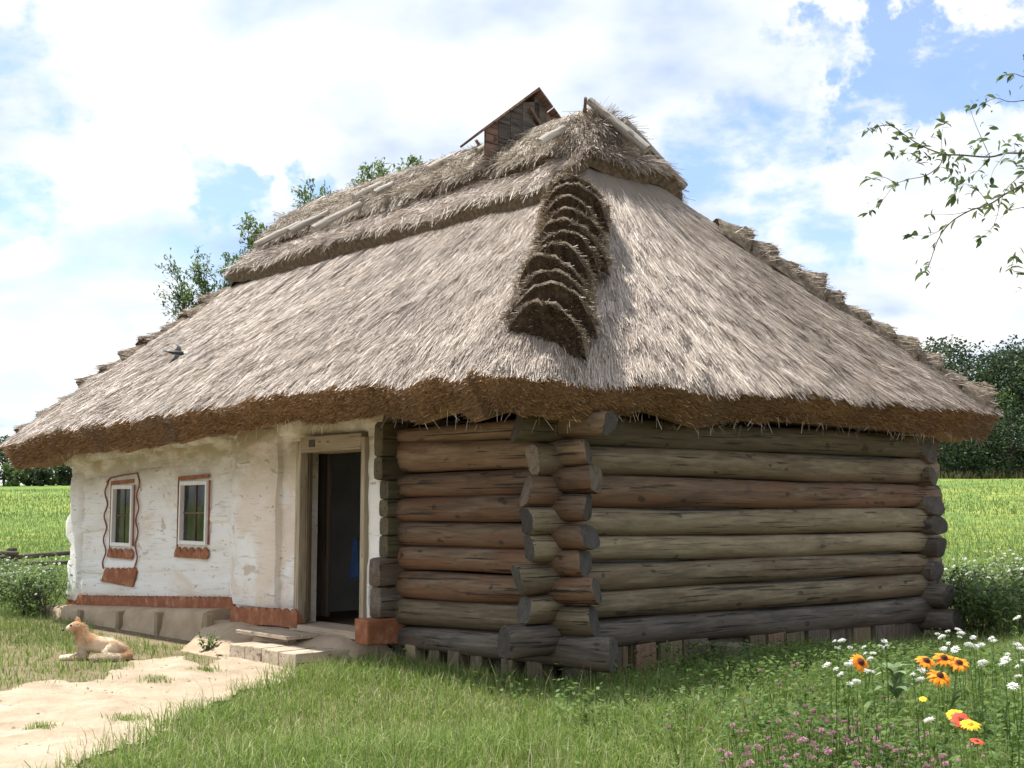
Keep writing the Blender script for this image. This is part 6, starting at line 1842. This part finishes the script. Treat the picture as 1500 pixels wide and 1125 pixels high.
# ------------------------------------------------------------------ dog
def dog():
    P0 = on_ground(143, 966)
    e_ = empty('dog', (P0[0], P0[1], 0.0), 0.10)
    tag(e_, 'cream and tan dog lying on the grass below the clay ledge', 'dog'); e_.scale = (0.92, 0.92, 0.92)
    m, nt, b = nmat('dog_fur')
    v = coords(nt, 'Object', (1, 1, 1))
    n = noise(nt, v, 6.0, 3, 0.5, 0.3)
    sx = nt.nodes.new('ShaderNodeSeparateXYZ'); nt.links.new(v, sx.inputs[0])
    col = ramp(nt, ((0.3, (0.60, 0.47, 0.32)), (0.6, (0.70, 0.60, 0.46)), (0.8, (0.78, 0.71, 0.60))), n)
    n2_ = noise(nt, coords(nt, 'Object', (1, 1, 1), (3.3, 0.4, 1.2)), 5.0, 3, 0.5, 0.3)
    up_ = maprange(nt, sx.outputs['Z'], 0.14, 0.24, 0, 1)
    tan = math_(nt, 'MULTIPLY', maprange(nt, n2_, 0.46, 0.56, 0, 0.85), up_)
    rump = math_(nt, 'MULTIPLY', maprange(nt, sx.outputs['X'], 0.22, 0.33, 0, 1), maprange(nt, n2_, 0.35, 0.55, 0.3, 0.9))
    col = mixc(nt, math_(nt, 'MULTIPLY', math_(nt, 'MAXIMUM', tan, rump, True), 0.9), col, (0.52, 0.26, 0.11))
    fu = noise(nt, coords(nt, 'Object', (1, 1, 1)), 60.0, 4, 0.7)
    col = mixc(nt, maprange(nt, fu, 0.35, 0.7, 0.0, 0.35), col, (0.40, 0.27, 0.15))
    nt.links.new(col, b.inputs['Base Color']); b.inputs['Roughness'].default_value = 0.9
    bump(nt, b, fu, 0.5, 0.01)
    md, ntd, bd_ = nmat('dog_dark'); bd_.inputs['Base Color'].default_value = (0.012, 0.010, 0.010, 1); bd_.inputs['Roughness'].default_value = 0.35
    mt, ntt, bt_ = nmat('dog_ear'); bt_.inputs['Base Color'].default_value = (0.50, 0.32, 0.18, 1); bt_.inputs['Roughness'].default_value = 0.9
    # joints: (x, y, z, r, parent);  x runs from head to rump, -y faces the viewer
    J = [(0.235, 0.01, 0.130, 0.128, -1),      # 0 pelvis
         (0.09, 0.0, 0.155, 0.126, 0),         # 1 loin
         (-0.05, 0.0, 0.185, 0.126, 1),        # 2 chest
         (-0.140, -0.005, 0.205, 0.118, 2),    # 3 breast
         (-0.180, -0.010, 0.285, 0.094, 3),    # 4 neck
         (-0.205, -0.020, 0.350, 0.074, 4),    # 5 nape
         (-0.245, -0.030, 0.378, 0.075, 5),    # 6 skull
         (-0.300, -0.042, 0.350, 0.047, 6),    # 7 muzzle root
         (-0.346, -0.052, 0.334, 0.033, 7),    # 8 muzzle tip
         (-0.165, -0.070, 0.125, 0.050, 3),    # 9 near shoulder
         (-0.130, -0.085, 0.045, 0.038, 9),    # 10 elbow
         (-0.260, -0.085, 0.032, 0.029, 10),   # 11 forearm
         (-0.345, -0.090, 0.026, 0.026, 11),   # 12 wrist
         (-0.400, -0.092, 0.022, 0.026, 12),   # 13 paw
         (-0.165, 0.060, 0.125, 0.050, 3),     # 14 far shoulder
         (-0.150, 0.075, 0.045, 0.038, 14),    # 15
         (-0.290, 0.060, 0.032, 0.029, 15),    # 16
         (-0.375, 0.052, 0.026, 0.026, 16),    # 17
         (-0.430, 0.048, 0.022, 0.026, 17),    # 18
         (0.205, -0.105, 0.125, 0.100, 0),     # 19 near thigh
         (0.105, -0.150, 0.085, 0.058, 19),    # 20 knee
         (0.200, -0.175, 0.032, 0.032, 20),    # 21 hock
         (0.110, -0.190, 0.024, 0.026, 21),    # 22
         (0.045, -0.195, 0.022, 0.027, 22),    # 23 hind paw
         (0.230, 0.110, 0.095, 0.080, 0),      # 24 far thigh
         (0.150, 0.160, 0.060, 0.050, 24),     # 25
         (0.330, 0.000, 0.085, 0.045, 0),      # 26 tail root
         (0.365, -0.110, 0.040, 0.030, 26),    # 27
         (0.310, -0.215, 0.050, 0.032, 27),    # 28
         (0.200, -0.245, 0.052, 0.034, 28),    # 29
         (0.080, -0.250, 0.050, 0.030, 29),    # 30
         (-0.010, -0.235, 0.045, 0.014, 30)]   # 31 tail tip
    me = bpy.data.meshes.new('body')
    me.from_pydata([j[:3] for j in J], [(j[4], i) for i, j in enumerate(J) if j[4] >= 0], [])
    me.materials.append(m)
    o_ = link('body', me, e_)
    md_ = o_.modifiers.new('skin', 'SKIN'); md_.use_smooth_shade = True; md_.branch_smoothing = 0.6
    sv = me.skin_vertices[0].data
    for i, j in enumerate(J):
        r_ = j[3]
        sv[i].radius = (r_, r_); sv[i].use_root = (i == 0)
    sb_ = o_.modifiers.new('sub', 'SUBSURF'); sb_.levels = 2; sb_.render_levels = 2
    # coat: short hairs over the whole body
    bpy.context.view_layer.update()
    dg_ = bpy.context.evaluated_depsgraph_get(); ev = o_.evaluated_get(dg_); em = ev.to_mesh()
    nv = len(em.vertices); co = np.empty(nv * 3); em.vertices.foreach_get('co', co); co = co.reshape(-1, 3)
    no = np.empty(nv * 3); em.vertices.foreach_get('normal', no); no = no.reshape(-1, 3)
    ed = np.empty(len(em.edges) * 2, np.int32); em.edges.foreach_get('vertices', ed); ed = ed.reshape(-1, 2)
    ev.to_mesh_clear()
    rg_ = np.random.default_rng(5); N_ = 15000
    q_ = rg_.integers(0, len(ed), N_); t_ = rg_.uniform(0, 1, (N_, 1))
    P_ = co[ed[q_, 0]] * (1 - t_) + co[ed[q_, 1]] * t_ + rg_.normal(0, 0.003, (N_, 3)); Nn_ = no[ed[q_, 0]] * (1 - t_) + no[ed[q_, 1]] * t_
    Nn_ /= np.linalg.norm(Nn_, axis=1, keepdims=True) + 1e-9
    keep_ = (P_[:, 0] > -0.27)
    P_, Nn_ = P_[keep_], Nn_[keep_]
    fl_ = np.tile(np.array([0.8, 0.1, -0.6]), (len(P_), 1)); fl_ -= Nn_ * np.sum(fl_ * Nn_, 1, keepdims=True); fl_ /= np.linalg.norm(fl_, axis=1, keepdims=True) + 1e-9
    straws('fur', P_, fl_, Nn_, 0.032, 0.0027, m, e_, lift=0.28, yaw=0.35, sink=0.1, seed=6)
    # ears, eyes, nose
    for sgn, c, tip in ((-1, (-0.205, -0.078, 0.405), (-0.178, -0.108, 0.395)), (1, (-0.232, 0.012, 0.420), (-0.252, 0.038, 0.482))):
        mb_ = MB(); c = Vector(c); tip = Vector(tip)
        w_ = Vector((0.030, 0.012 * sgn, 0.006)); d_ = Vector((0.004, 0.014, 0))
        low = Vector((0, 0, -0.018))
        if sgn < 0: # folded near ear hanging by the cheek
            tip = c + Vector((-0.006, -0.020, -0.058)); 
        mb_.add([tuple(c - w_ + low * 0), tuple(c + w_ + low * 0), tuple(c + d_ + low), tuple(c - w_ * 0.8 + (tip - c) * 0.5), tuple(c + w_ * 0.8 + (tip - c) * 0.5), tuple(tip), tuple(c + d_ * 0.8 + (tip - c) * 0.4)],
                [(0, 1, 4, 3), (3, 4, 5), (1, 2, 6, 4), (2, 0, 3, 6), (4, 6, 5), (6, 3, 5), (0, 2, 1)], 0)
        link('ear', sm(mb_.mesh('ear', mt), 2.0), e_)
    def ball(name, c, r_, mat, sq=(1, 1, 1)):
        bm = bmesh.new(); bmesh.ops.create_uvsphere(bm, u_segments=10, v_segments=8, radius=r_)
        for v_ in bm.verts: v_.co = Vector((v_.co.x * sq[0], v_.co.y * sq[1], v_.co.z * sq[2]))
        me_ = bpy.data.meshes.new(name); bm.to_mesh(me_); bm.free(); me_.materials.append(mat); sm(me_, 3)
        link(name, me_, e_, c)
    ball('nose', (-0.376, -0.057, 0.333), 0.017, md, (0.9, 1, 0.8))
    ball('eye', (-0.283, -0.091, 0.388), 0.0125, md)
    ball('eye', (-0.300, 0.022, 0.390), 0.0125, md)
    mb_ = MB(); mb_.tube([(-0.368, -0.075, 0.312), (-0.335, -0.082, 0.318), (-0.305, -0.084, 0.328)], [0.002, 0.003, 0.002], 4); mb_.obj('mouth', md, e_)
dog()
for (x, y, r_) in ((378, 1066, 0.16), (186, 1058, 0.14), (228, 1000, 0.12), (60, 1072, 0.10), (300, 985, 0.13)):
    c = on_ground(x, y); rg = np.random.default_rng(int(x)); n_ = 130
    X = c[0] + rg.normal(0, r_ * 0.6, n_); Y = c[1] + rg.normal(0, r_ * 0.5, n_)
    o = blades('grass_tuft', X, Y, gz(X, Y) + 0.01, rg.uniform(0.03, 0.075, n_), rg.uniform(0.005, 0.009, n_), M_GRASS, int(y), 0.8)
    tag(o, 'small grass tuft growing in the sand of the path', 'grass', kind='stuff')
# a few blades in front of the dog
X, Y, rg = scatter(900, -5.2, -3.6, 11.3, 12.55, 151)
ok = (np.hypot(X + 4.2, (Y - 12.1) * 1.6) < 0.55 + 0.2 * fbm(X * 3, Y * 3, 3)); X, Y = X[ok], Y[ok]
o = blades('grass_tuft', X, Y, gz(X, Y), rg.uniform(0.03, 0.10, len(X)), rg.uniform(0.006, 0.01, len(X)), M_GRASS, 15, 0.6)
tag(o, 'grass tuft on the sand in front of the dog', 'grass', kind='stuff')

# ------------------------------------------------------------------ bird flying before the thatch
def bird():
    P0 = Vector(at_depth(258, 517, 13.2))
    e_ = empty('bird', tuple(P0)); e_.scale = (1.35, 1.35, 1.35); e_.rotation_euler = (0.75, 0.18, 0.25); tag(e_, 'small dark bird with pale head flying past the thatched roof', 'bird')
    md, nt, b = nmat('dark_feathers'); b.inputs['Base Color'].default_value = (0.012, 0.013, 0.016, 1); b.inputs['Roughness'].default_value = 0.5
    mw, nt, b = nmat('pale_feathers'); b.inputs['Base Color'].default_value = (0.75, 0.74, 0.72, 1)
    def skin(name, J, mat):
        mb_ = MB(); mb_.tube([j[:3] for j in J], [j[3] for j in J], 8); link(name, sm(mb_.mesh(name, mat), 2.0), e_)
    skin('body', [(-0.075, 0, -0.006, 0.003), (-0.045, 0, -0.002, 0.012), (0.0, 0, 0, 0.021), (0.04, 0, 0.006, 0.019), (0.062, 0, 0.012, 0.012), (0.07, 0, 0.014, 0.004)], md)
    skin('head', [(0.058, 0, 0.012, 0.010), (0.070, 0, 0.016, 0.0155), (0.086, 0, 0.016, 0.012), (0.096, 0, 0.014, 0.003)], mw)
    for sg in (-1, 1):
        mb_ = MB()
        rt_, ti = Vector((0.03, sg * 0.012, 0.008)), Vector((-0.04, sg * 0.10, -0.045 if sg < 0 else 0.02))
        V = []
        for i in range(5):
            t = i / 4; p = rt_.lerp(ti, t) + Vector((0.03 * math.sin(math.pi * t), 0, 0.012 * math.sin(math.pi * t))); c = 0.05 * (1 - 0.75 * t) * (1 if t < 1 else 0.2)
            V += [tuple(p + Vector((0, 0, 0.003))), tuple(p + Vector((-c, 0, 0))), tuple(p + Vector((0, 0, -0.003)))]
        Fc = []
        for i in range(4):
            a = 3 * i
            Fc += [(a, a + 1, a + 4, a + 3), (a + 1, a + 2, a + 5, a + 4), (a + 2, a, a + 3, a + 5)]
        mb_.add(V, Fc); link('wing', sm(mb_.mesh('wing', md), 1.0), e_)
    mb_ = MB()
    for k_ in range(4):
        a = (k_ - 1.5) * 0.28
        mb_.box((-0.005, -0.007, -0.002), (0.0, 0.007, 0.002))
        leaf_shape(mb_, (-0.068, 0.002 * (k_ - 1.5), -0.005), (-0.068 - 0.055 * math.cos(a), 0.055 * math.sin(a), -0.010), 0.014, 0.05, 3)
    link('tail', mb_.mesh('tail', md), e_)
bird()
